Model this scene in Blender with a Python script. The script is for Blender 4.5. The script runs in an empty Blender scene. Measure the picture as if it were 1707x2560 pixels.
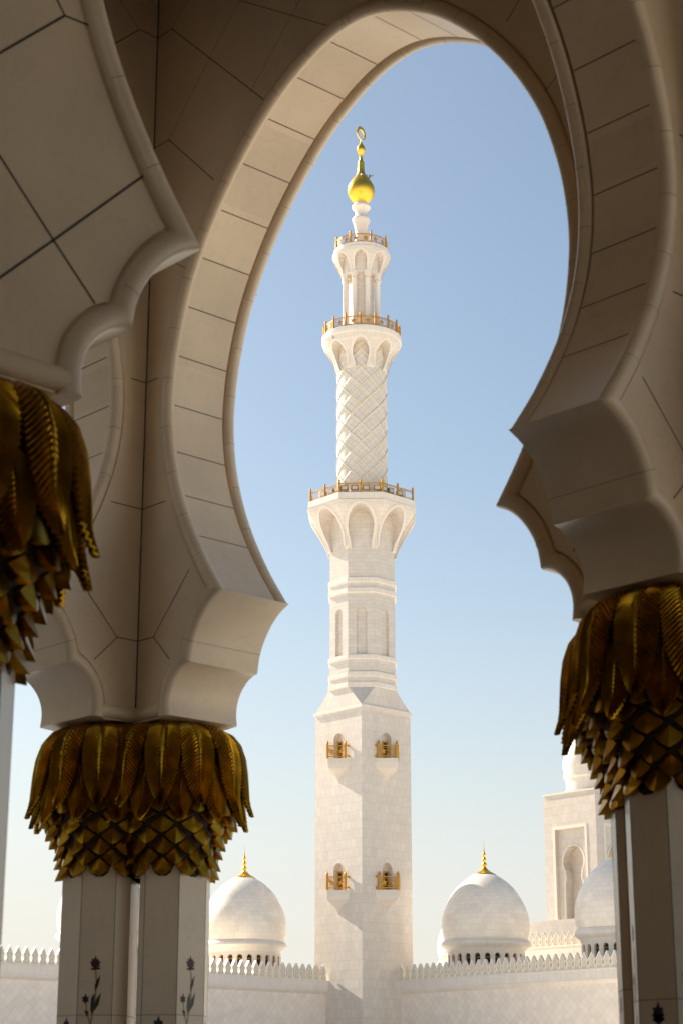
import bpy, bmesh, math, random
from mathutils import Vector, Matrix
PI = math.pi
R = math.radians
random.seed(7)
S = bpy.context.scene
COL = S.collection

# ------------------------------------------------------------------ camera
# world axes: X and Y run along the walls of court and arcade, Z is up, the eye stands at the origin
G = -1.6                                   # floor level below the eye
cam = bpy.data.cameras.new('camera')
camo = bpy.data.objects.new('camera', cam)
COL.objects.link(camo)
cam.sensor_fit = 'VERTICAL'
cam.sensor_height = 36.0
cam.sensor_width = 24.0
cam.lens = 66.11
camo.location = (0, 0, 0)
camo.rotation_euler = (R(90 + 17.336), 0, R(47.192 - 90))
cam.clip_start = 0.1
cam.clip_end = 5000
cam.dof.use_dof = True
cam.dof.focus_distance = 190
cam.dof.aperture_fstop = 4.0
S.camera = camo

# ------------------------------------------------------------------ sky and sun
SUN_EL = 36.0
SUN_AZ = 90.0 + 7.5                        # direction towards the sun, degrees from +X counter-clockwise
W = bpy.data.worlds.new('World')
S.world = W
W.use_nodes = True
nt = W.node_tree
nt.nodes.clear()
sky = nt.nodes.new('ShaderNodeTexSky')
sky.sky_type = 'NISHITA'
sky.sun_disc = False
sky.sun_elevation = R(SUN_EL)
sky.sun_rotation = R(90 - SUN_AZ)
sky.altitude = 0
sky.air_density = 1.0
sky.dust_density = 1.2
sky.ozone_density = 1.0
bg = nt.nodes.new('ShaderNodeBackground')
bg.inputs['Strength'].default_value = 0.07
wo = nt.nodes.new('ShaderNodeOutputWorld')
# pale desert haze that thickens towards the horizon of the sky
geo = nt.nodes.new('ShaderNodeTexCoord')
sep = nt.nodes.new('ShaderNodeSeparateXYZ')
nt.links.new(geo.outputs['Generated'], sep.inputs[0])
hz = nt.nodes.new('ShaderNodeMath'); hz.operation = 'MAXIMUM'; hz.inputs[1].default_value = 0.0
nt.links.new(sep.outputs['Z'], hz.inputs[0])
h2 = nt.nodes.new('ShaderNodeMath'); h2.operation = 'MULTIPLY'
nt.links.new(hz.outputs[0], h2.inputs[0])
nt.links.new(hz.outputs[0], h2.inputs[1])
hm = nt.nodes.new('ShaderNodeMath'); hm.operation = 'MULTIPLY'; hm.inputs[1].default_value = -34.0
nt.links.new(h2.outputs[0], hm.inputs[0])
he = nt.nodes.new('ShaderNodeMath'); he.operation = 'EXPONENT'
nt.links.new(hm.outputs[0], he.inputs[0])
hx = nt.nodes.new('ShaderNodeMix'); hx.data_type = 'RGBA'
hx.inputs[7].default_value = (5.8, 5.5, 5.05, 1)
nt.links.new(he.outputs[0], hx.inputs[0])
ht = nt.nodes.new('ShaderNodeMix'); ht.data_type = 'RGBA'; ht.blend_type = 'MULTIPLY'
ht.inputs[0].default_value = 1.0
ht.inputs[7].default_value = (1.03, 1.015, 0.925, 1)
nt.links.new(sky.outputs[0], ht.inputs[6])
nt.links.new(ht.outputs[2], hx.inputs[6])
nt.links.new(hx.outputs[2], bg.inputs[0])
nt.links.new(bg.outputs[0], wo.inputs[0])

sl = bpy.data.lights.new('sun', 'SUN')
sl.energy = 4.6
sl.angle = R(0.5)
sl.color = (1.0, 0.90, 0.76)
so = bpy.data.objects.new('sun', sl)
COL.objects.link(so)
sd = Vector((math.cos(R(SUN_AZ)) * math.cos(R(SUN_EL)), math.sin(R(SUN_AZ)) * math.cos(R(SUN_EL)), math.sin(R(SUN_EL))))
so.rotation_euler = sd.to_track_quat('Z', 'Y').to_euler()
so.location = (0, 0, 60)

S.view_settings.view_transform = 'Standard'
S.view_settings.look = 'None'
S.view_settings.gamma = 1.0
S.view_settings.exposure = 1.1
S.render.engine = 'CYCLES'
S.cycles.use_denoising = True
S.cycles.max_bounces = 14
S.cycles.diffuse_bounces = 12
S.cycles.glossy_bounces = 4
S.cycles.sample_clamp_indirect = 8.0

# ------------------------------------------------------------------ materials
def mat_new(name):
    m = bpy.data.materials.new(name)
    m.use_nodes = True
    n = m.node_tree.nodes
    return m, n, m.node_tree.links, n['Principled BSDF']

def plain(name, col, rough=0.5, metal=0.0, noise=0.0, nscale=8.0, bump=0.0):
    m, n, l, b = mat_new(name)
    b.inputs['Base Color'].default_value = (*col, 1)
    b.inputs['Roughness'].default_value = rough
    b.inputs['Metallic'].default_value = metal
    if noise or bump:
        tc = n.new('ShaderNodeTexCoord')
        no = n.new('ShaderNodeTexNoise')
        no.inputs['Scale'].default_value = nscale
        no.inputs['Detail'].default_value = 5
        l.new(tc.outputs['Object'], no.inputs['Vector'])
        if noise:
            mr = n.new('ShaderNodeMapRange')
            mr.inputs['From Min'].default_value = 0.3
            mr.inputs['From Max'].default_value = 0.7
            mr.inputs['To Min'].default_value = 1 - noise
            mr.inputs['To Max'].default_value = 1 + noise
            l.new(no.outputs['Fac'], mr.inputs['Value'])
            mx = n.new('ShaderNodeMix')
            mx.data_type = 'RGBA'
            mx.blend_type = 'MULTIPLY'
            mx.inputs[0].default_value = 1.0
            mx.inputs[6].default_value = (*col, 1)
            cr = n.new('ShaderNodeCombineColor')
            for k in range(3):
                l.new(mr.outputs[0], cr.inputs[k])
            l.new(cr.outputs[0], mx.inputs[7])
            l.new(mx.outputs[2], b.inputs['Base Color'])
        if bump:
            bp = n.new('ShaderNodeBump')
            bp.inputs['Strength'].default_value = bump
            bp.inputs['Distance'].default_value = 0.01
            l.new(no.outputs['Fac'], bp.inputs['Height'])
            l.new(bp.outputs[0], b.inputs['Normal'])
    return m

def tiled(name, c1, c2, mortar, w, h, rot=0.0, msize=0.012, rough=0.4, offset=0.5, vary=0.06):
    """marble slabs laid in courses (uv in metres)"""
    m, n, l, b = mat_new(name)
    uv = n.new('ShaderNodeUVMap')
    mp = n.new('ShaderNodeMapping')
    mp.inputs['Rotation'].default_value = (0, 0, rot)
    l.new(uv.outputs[0], mp.inputs[0])
    br = n.new('ShaderNodeTexBrick')
    br.inputs['Color1'].default_value = (*c1, 1)
    br.inputs['Color2'].default_value = (*c2, 1)
    br.inputs['Mortar'].default_value = (*mortar, 1)
    br.inputs['Scale'].default_value = 1.0
    br.inputs['Mortar Size'].default_value = msize
    br.inputs['Mortar Smooth'].default_value = 0.3
    br.inputs['Brick Width'].default_value = w
    br.inputs['Row Height'].default_value = h
    br.offset = offset
    br.inputs['Bias'].default_value = 0.0
    l.new(mp.outputs[0], br.inputs['Vector'])
    no = n.new('ShaderNodeTexNoise')
    no.inputs['Scale'].default_value = 0.9
    no.inputs['Detail'].default_value = 6
    l.new(mp.outputs[0], no.inputs['Vector'])
    mr = n.new('ShaderNodeMapRange')
    mr.inputs['From Min'].default_value = 0.3
    mr.inputs['From Max'].default_value = 0.7
    mr.inputs['To Min'].default_value = 1 - vary
    mr.inputs['To Max'].default_value = 1 + vary * 0.6
    l.new(no.outputs['Fac'], mr.inputs['Value'])
    cr = n.new('ShaderNodeCombineColor')
    for k in range(3):
        l.new(mr.outputs[0], cr.inputs[k])
    mx = n.new('ShaderNodeMix')
    mx.data_type = 'RGBA'
    mx.blend_type = 'MULTIPLY'
    mx.inputs[0].default_value = 1.0
    l.new(br.outputs['Color'], mx.inputs[6])
    l.new(cr.outputs[0], mx.inputs[7])
    l.new(mx.outputs[2], b.inputs['Base Color'])
    b.inputs['Roughness'].default_value = rough
    return m

MW = (0.755, 0.69, 0.61)
def arcade_marble(name, col, rough):
    """polished warm marble: cloudy tone, faint veins, per-slab tone from the 'tone' attribute"""
    m, n, l, b = mat_new(name)
    b.inputs['Roughness'].default_value = rough
    tc = n.new('ShaderNodeTexCoord')
    n1 = n.new('ShaderNodeTexNoise'); n1.inputs['Scale'].default_value = 1.1; n1.inputs['Detail'].default_value = 7
    n2 = n.new('ShaderNodeTexNoise'); n2.inputs['Scale'].default_value = 2.3; n2.inputs['Detail'].default_value = 6; n2.inputs['Distortion'].default_value = 1.6
    for q in (n1, n2):
        l.new(tc.outputs['Object'], q.inputs['Vector'])
    r1 = n.new('ShaderNodeMapRange')
    for k, v in (('From Min', .3), ('From Max', .7), ('To Min', .90), ('To Max', 1.05)):
        r1.inputs[k].default_value = v
    l.new(n1.outputs['Fac'], r1.inputs['Value'])
    # thin veins where the second noise crosses its middle
    sb = n.new('ShaderNodeMath'); sb.operation = 'SUBTRACT'; sb.inputs[1].default_value = 0.5
    l.new(n2.outputs['Fac'], sb.inputs[0])
    ab = n.new('ShaderNodeMath'); ab.operation = 'ABSOLUTE'
    l.new(sb.outputs[0], ab.inputs[0])
    r2 = n.new('ShaderNodeMapRange')
    for k, v in (('From Min', 0.0), ('From Max', .022), ('To Min', .94), ('To Max', 1.0)):
        r2.inputs[k].default_value = v
    l.new(ab.outputs[0], r2.inputs['Value'])
    at_ = n.new('ShaderNodeAttribute'); at_.attribute_name = 'tone'
    ad = n.new('ShaderNodeMath'); ad.operation = 'ADD'; ad.inputs[1].default_value = 1.0
    l.new(at_.outputs['Fac'], ad.inputs[0])
    p1 = n.new('ShaderNodeMath'); p1.operation = 'MULTIPLY'
    l.new(r1.outputs[0], p1.inputs[0]); l.new(r2.outputs[0], p1.inputs[1])
    p2 = n.new('ShaderNodeMath'); p2.operation = 'MULTIPLY'
    l.new(p1.outputs[0], p2.inputs[0]); l.new(ad.outputs[0], p2.inputs[1])
    cr = n.new('ShaderNodeCombineColor')
    for k in range(3): l.new(p2.outputs[0], cr.inputs[k])
    mx = n.new('ShaderNodeMix'); mx.data_type = 'RGBA'; mx.blend_type = 'MULTIPLY'; mx.inputs[0].default_value = 1.0
    mx.inputs[6].default_value = (*col, 1)
    l.new(cr.outputs[0], mx.inputs[7])
    l.new(mx.outputs[2], b.inputs['Base Color'])
    return m
MARB = arcade_marble('marble_arcade', (0.77, 0.615, 0.425), 0.36)
BOUNCE = plain('bounce_tan', (0.62, 0.39, 0.17), 0.8, noise=.05)  # warm tone of the added walls so bounced light turns warm
JOINT = plain('joint_filler', (0.055, 0.042, 0.028), 0.8)
JOINTF = plain('joint_faint', (0.36, 0.27, 0.18), 0.7)
SHAFTM = arcade_marble('marble_column', (0.77, 0.625, 0.44), 0.30)
TOWER = tiled('marble_tower', MW, (0.70, 0.635, 0.56), (0.53, 0.47, 0.40), 0.75, 0.92, msize=0.013)
TOWERS = tiled('marble_tower_small', MW, (0.70, 0.635, 0.56), (0.53, 0.47, 0.40), 0.9, 0.42, msize=0.012)
BAND = plain('marble_plain', (0.77, 0.705, 0.62), 0.45, noise=0.03)
TRIM = tiled('marble_trim', (0.84, 0.775, 0.69), (0.81, 0.745, 0.66), (0.62, 0.56, 0.48), 0.7, 4.0, msize=0.012)
DIAG = tiled('marble_diamond', (0.92, 0.83, 0.73), (0.85, 0.76, 0.665), (0.68, 0.60, 0.51), 0.62, 0.62, rot=PI / 4, msize=0.012, offset=0.0)
DIAGS = tiled('marble_diamond_small', (0.78, 0.72, 0.63), (0.74, 0.68, 0.60), (0.50, 0.44, 0.35), 0.56, 0.56, rot=PI / 4, msize=0.02, offset=0.0)
DOME = tiled('marble_dome', (0.985, 0.905, 0.785), (0.90, 0.81, 0.70), (0.74, 0.66, 0.56), 0.85, 0.55, msize=0.012)
ROOF = plain('roof_marble', (0.90, 0.82, 0.72), 0.5, noise=.03)
INLAY = plain('merlon_inlay', (0.70, 0.62, 0.49), 0.5)
MERL = plain('merlon_marble', (0.90, 0.84, 0.74), 0.45)
RIB = plain('lattice_rib', (0.74, 0.66, 0.52), 0.45)
GOLD = plain('gilded_leaf', (0.43, 0.23, 0.015), 0.33, 1.0, noise=0.25, nscale=6.0)
GAPSHADE = plain('gap_shade', (0.03, 0.016, 0.004), 0.7)  # near-black core stands in for the shade between fronds and scales
GOLDB = plain('gold_bright', (1.0, 0.58, 0.07), 0.30, 1.0)
GOLDP = plain('gold_paint', (0.60, 0.30, 0.03), 0.45, 0.5)
GLASS = plain('dark_glass', (0.035, 0.034, 0.024), 0.5)
GLASS.node_tree.nodes['Principled BSDF'].inputs['Specular IOR Level'].default_value = 0.2
LAMP = plain('lamp_housing', (0.22, 0.21, 0.19), 0.5, 0.4)
LENS = plain('lamp_lens', (0.62, 0.60, 0.54), 0.2)
FLOOR = tiled('marble_floor', (0.90, 0.84, 0.75), (0.87, 0.81, 0.72), (0.6, 0.55, 0.48), 1.2, 1.2, offset=0.0, rough=0.3)
RED = plain('inlay_red', (0.065, 0.008, 0.008), 0.45, noise=0.3, nscale=30)
BLUE = plain('inlay_blue', (0.012, 0.016, 0.045), 0.35, noise=0.3, nscale=30)
GREEN = plain('inlay_green', (0.035, 0.05, 0.028), 0.35, noise=0.3, nscale=30)
STEM = plain('inlay_stem', (0.24, 0.17, 0.06), 0.4)

# ------------------------------------------------------------------ mesh helpers
class MB:
    def __init__(s):
        s.v = []
        s.f = []
        s.m = []
    def vert(s, p):
        s.v.append(tuple(p))
        return len(s.v) - 1
    def face(s, idx, mi=0):
        s.f.append(tuple(idx))
        s.m.append(mi)
    def poly(s, pts, mi=0):
        s.face([s.vert(p) for p in pts], mi)
    def grid(s, rows, mi=0, closed=False):
        n = len(rows[0])
        ids = [[s.vert(p) for p in r] for r in rows]
        for i in range(len(rows) - 1):
            for j in range(n if closed else n - 1):
                k = (j + 1) % n
                s.face((ids[i][j], ids[i][k], ids[i + 1][k], ids[i + 1][j]), mi)
        return ids
    def box(s, lo, hi, mi=0):
        x0, y0, z0 = lo
        x1, y1, z1 = hi
        p = [(x0, y0, z0), (x1, y0, z0), (x1, y1, z0), (x0, y1, z0), (x0, y0, z1), (x1, y0, z1), (x1, y1, z1), (x0, y1, z1)]
        i = [s.vert(q) for q in p]
        for f in ((3, 2, 1, 0), (4, 5, 6, 7), (0, 1, 5, 4), (1, 2, 6, 5), (2, 3, 7, 6), (3, 0, 4, 7)):
            s.face([i[k] for k in f], mi)
    def prism(s, poly, z0, z1, mi=0, poly1=None):
        poly1 = poly1 or poly
        a = [s.vert((x, y, z0)) for x, y in poly]
        b = [s.vert((x, y, z1)) for x, y in poly1]
        n = len(poly)
        for i in range(n):
            j = (i + 1) % n
            s.face((a[i], a[j], b[j], b[i]), mi)
        s.face(a[::-1], mi)
        s.face(b, mi)
    def lathe(s, prof, c=(0, 0), n=32, mi=0, a0=0.0, cap=True):
        rows = []
        for r, z in prof:
            rows.append([(c[0] + r * math.cos(a0 + 2 * PI * k / n), c[1] + r * math.sin(a0 + 2 * PI * k / n), z) for k in range(n)])
        ids = s.grid(rows, mi, True)
        if cap:
            if prof[0][0] > 1e-4:
                s.face(ids[0][::-1], mi)
            if prof[-1][0] > 1e-4:
                s.face(ids[-1], mi)
    def tube(s, pts, r, n=6, mi=0):
        pts = [Vector(p) for p in pts]
        rows = []
        for i, p in enumerate(pts):
            t = (pts[min(i + 1, len(pts) - 1)] - pts[max(i - 1, 0)]).normalized()
            a = Vector((0, 0, 1)) if abs(t.z) < 0.9 else Vector((1, 0, 0))
            x = t.cross(a).normalized()
            y = t.cross(x)
            rr = r[i] if isinstance(r, (list, tuple)) else r
            rows.append([p + (x * math.cos(2 * PI * k / n) + y * math.sin(2 * PI * k / n)) * rr for k in range(n)])
        ids = s.grid(rows, mi, True)
        s.face(ids[0][::-1], mi)
        s.face(ids[-1], mi)
    def bar(s, a, b, w, h=None, mi=0):
        a, b = Vector(a), Vector(b)
        h = h or w
        t = (b - a).normalized()
        up = Vector((0, 0, 1)) if abs(t.z) < 0.9 else Vector((1, 0, 0))
        x = t.cross(up).normalized()
        y = x.cross(t)
        q = [(-w / 2, -h / 2), (w / 2, -h / 2), (w / 2, h / 2), (-w / 2, h / 2)]
        s.grid([[p + x * i + y * j for i, j in q] for p in (a, b)], mi, True)
        s.poly([a + x * i + y * j for i, j in q][::-1], mi)
        s.poly([b + x * i + y * j for i, j in q], mi)

def octa(c, r, rot=0.0):
    """octagon with apothem r whose faces look along the axes and diagonals"""
    R8 = r / math.cos(PI / 8)
    return [(c[0] + R8 * math.cos(rot + PI / 8 + k * PI / 4), c[1] + R8 * math.sin(rot + PI / 8 + k * PI / 4)) for k in range(8)]

def set_uv(me, mode, c=(0, 0), rad=1.0):
    uvl = me.uv_layers.new(name='UVMap')
    vs = me.vertices
    for p in me.polygons:
        n = p.normal
        if mode == 'box':
            h = math.hypot(n.x, n.y)
            if h > 0.35:
                tx, ty = -n.y / h, n.x / h
                for li in p.loop_indices:
                    q = vs[me.loops[li].vertex_index].co
                    uvl.data[li].uv = (q.x * tx + q.y * ty, q.z)
            else:
                for li in p.loop_indices:
                    q = vs[me.loops[li].vertex_index].co
                    uvl.data[li].uv = (q.x, q.y)
        else:
            ca = math.atan2(p.center.y - c[1], p.center.x - c[0])
            for li in p.loop_indices:
                q = vs[me.loops[li].vertex_index].co
                a = math.atan2(q.y - c[1], q.x - c[0])
                while a - ca > PI: a -= 2 * PI
                while a - ca < -PI: a += 2 * PI
                rr = math.hypot(q.x - c[0], q.y - c[1])
                v = q.z if mode == 'cyl' else q.z - (rr - rad) * 0.75
                uvl.data[li].uv = (a * rad, v)

def make(name, mb, mats, parent=None, smooth=None, uv=None, uvc=None, rad=1.0, recalc=True, local=False):
    me = bpy.data.meshes.new(name)
    me.from_pydata(mb.v, [], mb.f)
    mats = mats if isinstance(mats, (list, tuple)) else [mats]
    for m in mats:
        me.materials.append(m)
    for p, mi in zip(me.polygons, mb.m):
        p.material_index = mi
    if recalc:
        bm = bmesh.new()
        bm.from_mesh(me)
        bmesh.ops.remove_doubles(bm, verts=bm.verts, dist=1e-5)
        bmesh.ops.recalc_face_normals(bm, faces=bm.faces)
        bm.to_mesh(me)
        bm.free()
    off = Vector((0, 0, 0))
    if parent is not None and not local:
        off = world_loc(parent)
    if off.length > 0:
        me.transform(Matrix.Translation(-off))
    if uv:
        cc = uvc or (0, 0)
        set_uv(me, uv, (cc[0] - off.x, cc[1] - off.y), rad)
    if smooth is not None:
        for p in me.polygons:
            p.use_smooth = True
        me.set_sharp_from_angle(angle=R(smooth))
    me.update()
    o = bpy.data.objects.new(name, me)
    COL.objects.link(o)
    if parent is not None:
        o.parent = parent
    return o

def world_loc(o):
    v = Vector((0, 0, 0))
    while o is not None:
        v += o.location
        o = o.parent
    return v

def tag(o, label=None, cat=None, group=None, kind=None):
    if label: o['label'] = label
    if cat: o['category'] = cat
    if group: o['group'] = group
    if kind: o['kind'] = kind
    return o

def empty(name, loc, label, cat, group=None):
    o = bpy.data.objects.new(name, None)
    COL.objects.link(o)
    o.location = loc
    o.empty_display_size = 0.5
    return tag(o, label, cat, group, 'thing')

def copy_tree(o, parent=None):
    c = o.copy()
    COL.objects.link(c)
    if parent is not None:
        c.parent = parent
    for ch in list(o.children):
        copy_tree(ch, c)
    return c

def cut(o, cutter):
    """carve the closed cutter shape (world coordinates) out of o"""
    cme = bpy.data.meshes.new('cutter')
    cme.from_pydata(cutter.v, [], cutter.f)
    bm = bmesh.new(); bm.from_mesh(cme)
    bmesh.ops.recalc_face_normals(bm, faces=bm.faces)
    bm.to_mesh(cme); bm.free()
    cme.transform(Matrix.Translation(-world_loc(o)))
    co = bpy.data.objects.new('cutter', cme)
    COL.objects.link(co)
    co.matrix_world = Matrix.Translation(world_loc(o))
    bpy.context.view_layer.update()
    md = o.modifiers.new('cut', 'BOOLEAN')
    md.operation = 'DIFFERENCE'
    md.solver = 'EXACT'
    md.object = co
    dg = bpy.context.evaluated_depsgraph_get()
    new = bpy.data.meshes.new_from_object(o.evaluated_get(dg))
    o.modifiers.clear()
    old = o.data
    o.data = new
    bpy.data.objects.remove(co)
    bpy.data.meshes.remove(cme)
    new.name = old.name
    return o

def reuv(o, mode, c=(0, 0), rad=1.0):
    me = o.data
    while me.uv_layers:
        me.uv_layers.remove(me.uv_layers[0])
    off = world_loc(o)
    set_uv(me, mode, (c[0] - off.x, c[1] - off.y), rad)

def interp(tab, x):
    if x <= tab[0][0]: return tab[0][1]
    for (a, fa), (b, fb) in zip(tab, tab[1:]):
        if x <= b:
            return fa + (fb - fa) * (x - a) / (b - a)
    return tab[-1][1]

def catmull(pts, sub):
    out = []
    n = len(pts)
    for i in range(n - 1):
        p0 = pts[max(i - 1, 0)]; p1 = pts[i]; p2 = pts[i + 1]; p3 = pts[min(i + 2, n - 1)]
        for k in range(sub):
            t = k / sub
            out.append(tuple(0.5 * (2 * b + (c - a) * t + (2 * a - 5 * b + 4 * c - d) * t * t + (3 * b - a - 3 * c + d) * t ** 3) for a, b, c, d in zip(p0, p1, p2, p3)))
    out.append(tuple(pts[-1]))
    return out

# ------------------------------------------------------------------ ground
g = MB()
g.poly([(-3000, -3000, G), (3000, -3000, G), (3000, 3000, G), (-3000, 3000, G)])
tag(make('ground', g, FLOOR, uv='box'), kind='structure')

# ------------------------------------------------------------------ arcade: arches
CU, CV = 8.89, 13.25                       # middle of the corner bay
HB, T = 3.49, 0.97                         # half the bay, wall thickness
ZT = 13.6                                  # ceiling
low1 = [(2.87, 4.0), (2.885, 4.14), (2.86, 4.27), (2.80, 4.38), (2.70, 4.475), (2.60, 4.525), (2.53, 4.54)]
low2 = [(2.53, 4.54), (2.50, 4.70)]
low3 = [(2.50, 4.70), (2.455, 4.82), (2.385, 4.94), (2.29, 5.06), (2.16, 5.17), (2.0, 5.25)]
main = [(2.0, 5.25), (2.34, 5.72), (2.67, 6.3), (2.88, 6.85), (2.98, 7.35), (2.995, 7.8), (2.92, 8.35), (2.74, 8.95), (2.49, 9.45), (2.17, 9.92), (1.78, 10.36), (1.30, 10.78), (0.82, 11.06), (0.39, 11.22), (0.0, 11.27)]
mm = main + [(-h, z) for h, z in main[-2::-1]]
mains = catmull(mm, 6)
lows = catmull(low1, 3) + low2[1:] + catmull(low3, 3)[1:]
left = [(-h, z) for h, z in lows]
PROF = left[:-1] + [(-h, z) for h, z in mains] + lows[::-1][1:]
NL = len(left) - 1                         # index of the left tip
NR = NL + len(mains) - 1                   # index of the right tip
TH = []
for i, p in enumerate(PROF):
    def nrm(a, b):
        dx, dz = b[0] - a[0], b[1] - a[1]
        d = math.hypot(dx, dz)
        return (-dz / d, dx / d)
    n1 = nrm(PROF[i - 1], p) if i else (-1.0, 0.0)
    n2 = nrm(p, PROF[i + 1]) if i < len(PROF) - 1 else (1.0, 0.0)
    k = 1 + n1[0] * n2[0] + n1[1] * n2[1]
    k = max(k, 0.35)
    TH.append(((n1[0] + n2[0]) / k, (n1[1] + n2[1]) / k))

NK = len(catmull(low1, 3)) - 1
CORN = [NL, NR, NK, len(PROF) - 1 - NK]
def at(i, d, n):
    p, m = PROF[i], TH[i]
    q = (p[0] + m[0] * d, p[1] + m[1] * d)
    if d > 0:
        for c in CORN:
            if i != c and abs(i - c) < 16:
                B, t = TH[c], PROF[c]
                ref = PROF[c + (1 if i > c else -1)]
                s0 = B[0] * (ref[1] - t[1]) - B[1] * (ref[0] - t[0])
                s1 = B[0] * (q[1] - t[1]) - B[1] * (q[0] - t[0])
                if s0 * s1 < 0:
                    q = (t[0] + B[0] * d, t[1] + B[1] * d)
    return (q[0], n, q[1])

RR = 0.085
def roll(a0, a1, k, c=0.078):
    return [(c - RR * math.cos(R(a0 + (a1 - a0) * i / k)), c + RR * math.sin(R(a0 + (a1 - a0) * i / k))) for i in range(k + 1)]
DF = 0.172                                 # wall face starts this far from the opening
half = [(0.0, DF + .012), (0.045, DF + .006), (0.045, DF - 0.012)] + roll(57, -150, 14) + [(0.146, 0.13), (0.200, 0.13), (0.201, 0.012)]
def bead(a0, a1, k, cn=0.016, r=0.083):
    return [(cn - r * math.cos(R(a0 + (a1 - a0) * i / k)), r + r * math.sin(R(a0 + (a1 - a0) * i / k))) for i in range(k + 1)]
near = [(0.0, DF + .012), (0.040, DF + .008), (0.040, DF - 0.008)] + bead(72, -90, 14) + [(0.032, 0.004), (0.06, 0.012)]
SEC_UP = near + [(T - n, d) for n, d in half[::-1]]
SEC_LO = [(0.0, DF + .012), (0.040, DF + .008), (0.040, DF - 0.008)] + bead(72, -90, 14) + [(T - 0.05, -0.007), (T - 0.015, 0.0), (T - 0.002, 0.02), (T, 0.06), (T, DF + .012)]

def wall_mb(H0, H1):
    b = MB()
    for n, mirror in ((0.0, 0), (T, 1)):
        off = [at(i, DF + .012, n) for i in range(len(PROF))]
        pts = [(-H0, n, 4.0)] + off + [(H1, n, 4.0), (H1, n, ZT), (-H0, n, ZT)]
        b.poly(pts[::-1] if not mirror else pts)
    for h in (-H0, H1):
        b.poly([(h, 0, 4.0), (h, T, 4.0), (h, T, ZT), (h, 0, ZT)])
    # rounded moulding along the foot of the wall
    for n in (.016, T - .07):
        b.tube([(-2.95, n, 4.083), (-H0 - (.07 if H0 > 4 else -.02), n, 4.083)], .083, 18)
        b.tube([(2.95, n, 4.083), (H1 + (.07 if H1 > 4 else -.02), n, 4.083)], .083, 18)
    b.poly([(-H0, 0, 4.0), (-H0, T, 4.0), at(0, DF, T), at(0, DF, 0)])
    b.poly([(H1, 0, 4.0), (H1, T, 4.0), at(len(PROF) - 1, DF, T), at(len(PROF) - 1, DF, 0)])
    b.poly([(-H0, 0, ZT), (H1, 0, ZT), (H1, T, ZT), (-H0, T, ZT)])
    return b

JL = [[(3.484, 4.17, .013), (3.484, 13.5, .013)], [(3.49, 12.67, .012), (3.20, 12.67, .012), (1.42, 10.94, .012)], [(3.20, 12.67, .006), (2.90, 12.95, .006), (2.2, 13.55, .006)],
      [(3.49, 11.13, .012), (3.19, 11.13, .012), (2.31, 10.26, .012)], [(3.19, 11.13, .006), (2.48, 11.88, .006), (1.65, 12.7, .006)],
      [(3.49, 9.55, .008), (3.1, 9.5, .008), (2.66, 9.2, .008)],
      [(3.49, 8.05, .012), (3.27, 8.05, .012)], [(3.49, 6.49, .012), (3.05, 6.49, .012)],
      [(3.49, 4.93, .011), (3.20, 4.93, .011), (2.58, 5.59, .011)], [(3.20, 4.93, .011), (2.90, 4.63, .011)],
      [(1.90, 12.47, .008), (0.32, 11.4, .008)], [(1.68, 11.13, .006), (0.86, 11.91, .006), (0.1, 12.6, .006)], [(0.86, 11.91, .005), (1.3, 13.5, .005)]]

JN = [[(3.12, 4.96, .016), (2.45, 5.64, .016)], [(3.12, 4.96, .014), (2.80, 4.64, .014)], [(3.12, 4.96, .014), (3.9, 5.76, .014)], [(3.12, 4.96, .016), (3.62, 4.46, .016)],
      [(3.12, 6.51, .014), (2.90, 6.52, .014)], [(3.12, 6.51, .016), (3.75, 5.88, .016)], [(3.12, 6.51, .014), (3.6, 7.2, .014)],
      [(3.12, 8.05, .012), (2.98, 8.05, .012)], [(3.12, 8.05, .012), (3.8, 7.5, .012)]] + [L for L in JL if L[0][1] > 9]
JN = [L for L in JN if L[0][0] < 3.48]
def joints(b, n, sgn, mirs=(-1, 1), lines=None):
    for L in lines or JL:
        for mir in mirs:
            for (h0, z0, w), (h1, z1, _) in zip(L, L[1:]):
                a, c = Vector((h0 * mir, z0)), Vector((h1 * mir, z1))
                t = (c - a).normalized()
                a2, c2 = a - t * 0.004, c + t * 0.004
                q = Vector((-t.y, t.x)) * w / 2
                b.poly([(p.x, n + sgn * 0.0025, p.y) for p in (a2 - q, c2 - q, c2 + q, a2 + q)], 1)

def ring_mb(i0, i1, sec):
    b = MB()
    b.grid([[at(i, d, n) for n, d in sec] for i in range(i0, i1 + 1)])
    return b

def seam(b, i, frac, w, idx, sec, mi, lift=0.0016):
    """a joint across the section between profile points i and i+1"""
    for k in idx:
        (n0, d0), (n1, d1) = sec[k], sec[k + 1]
        pa, pb = Vector(at(i, 0, 0)), Vector(at(i + 1, 0, 0))
        L = (pb - pa).length
        f0, f1 = frac - w / 2 / L, frac + w / 2 / L
        nx, dx = -(d1 - d0), (n1 - n0)
        m = math.hypot(nx, dx)
        if m < 1e-6: continue
        cn, cd = 0.5 * (n0 + n1), 0.5 * (d0 + d1)
        nx, dx = nx / m * lift, dx / m * lift
        # away from the stone: towards the opening or out of the face
        if dx > 1e-9 and abs(dx) > abs(nx): nx, dx = -nx, -dx
        elif abs(nx) >= abs(dx) and ((cn < T / 2) == (nx > 0)): nx, dx = -nx, -dx
        pts = []
        for n, d, f in ((n0, d0, f0), (n1, d1, f0), (n1, d1, f1), (n0, d0, f1)):
            A, B = Vector(at(i, d + dx, n + nx)), Vector(at(i + 1, d + dx, n + nx))
            pts.append(A + (B - A) * f)
        b.poly(pts, mi)

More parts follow.
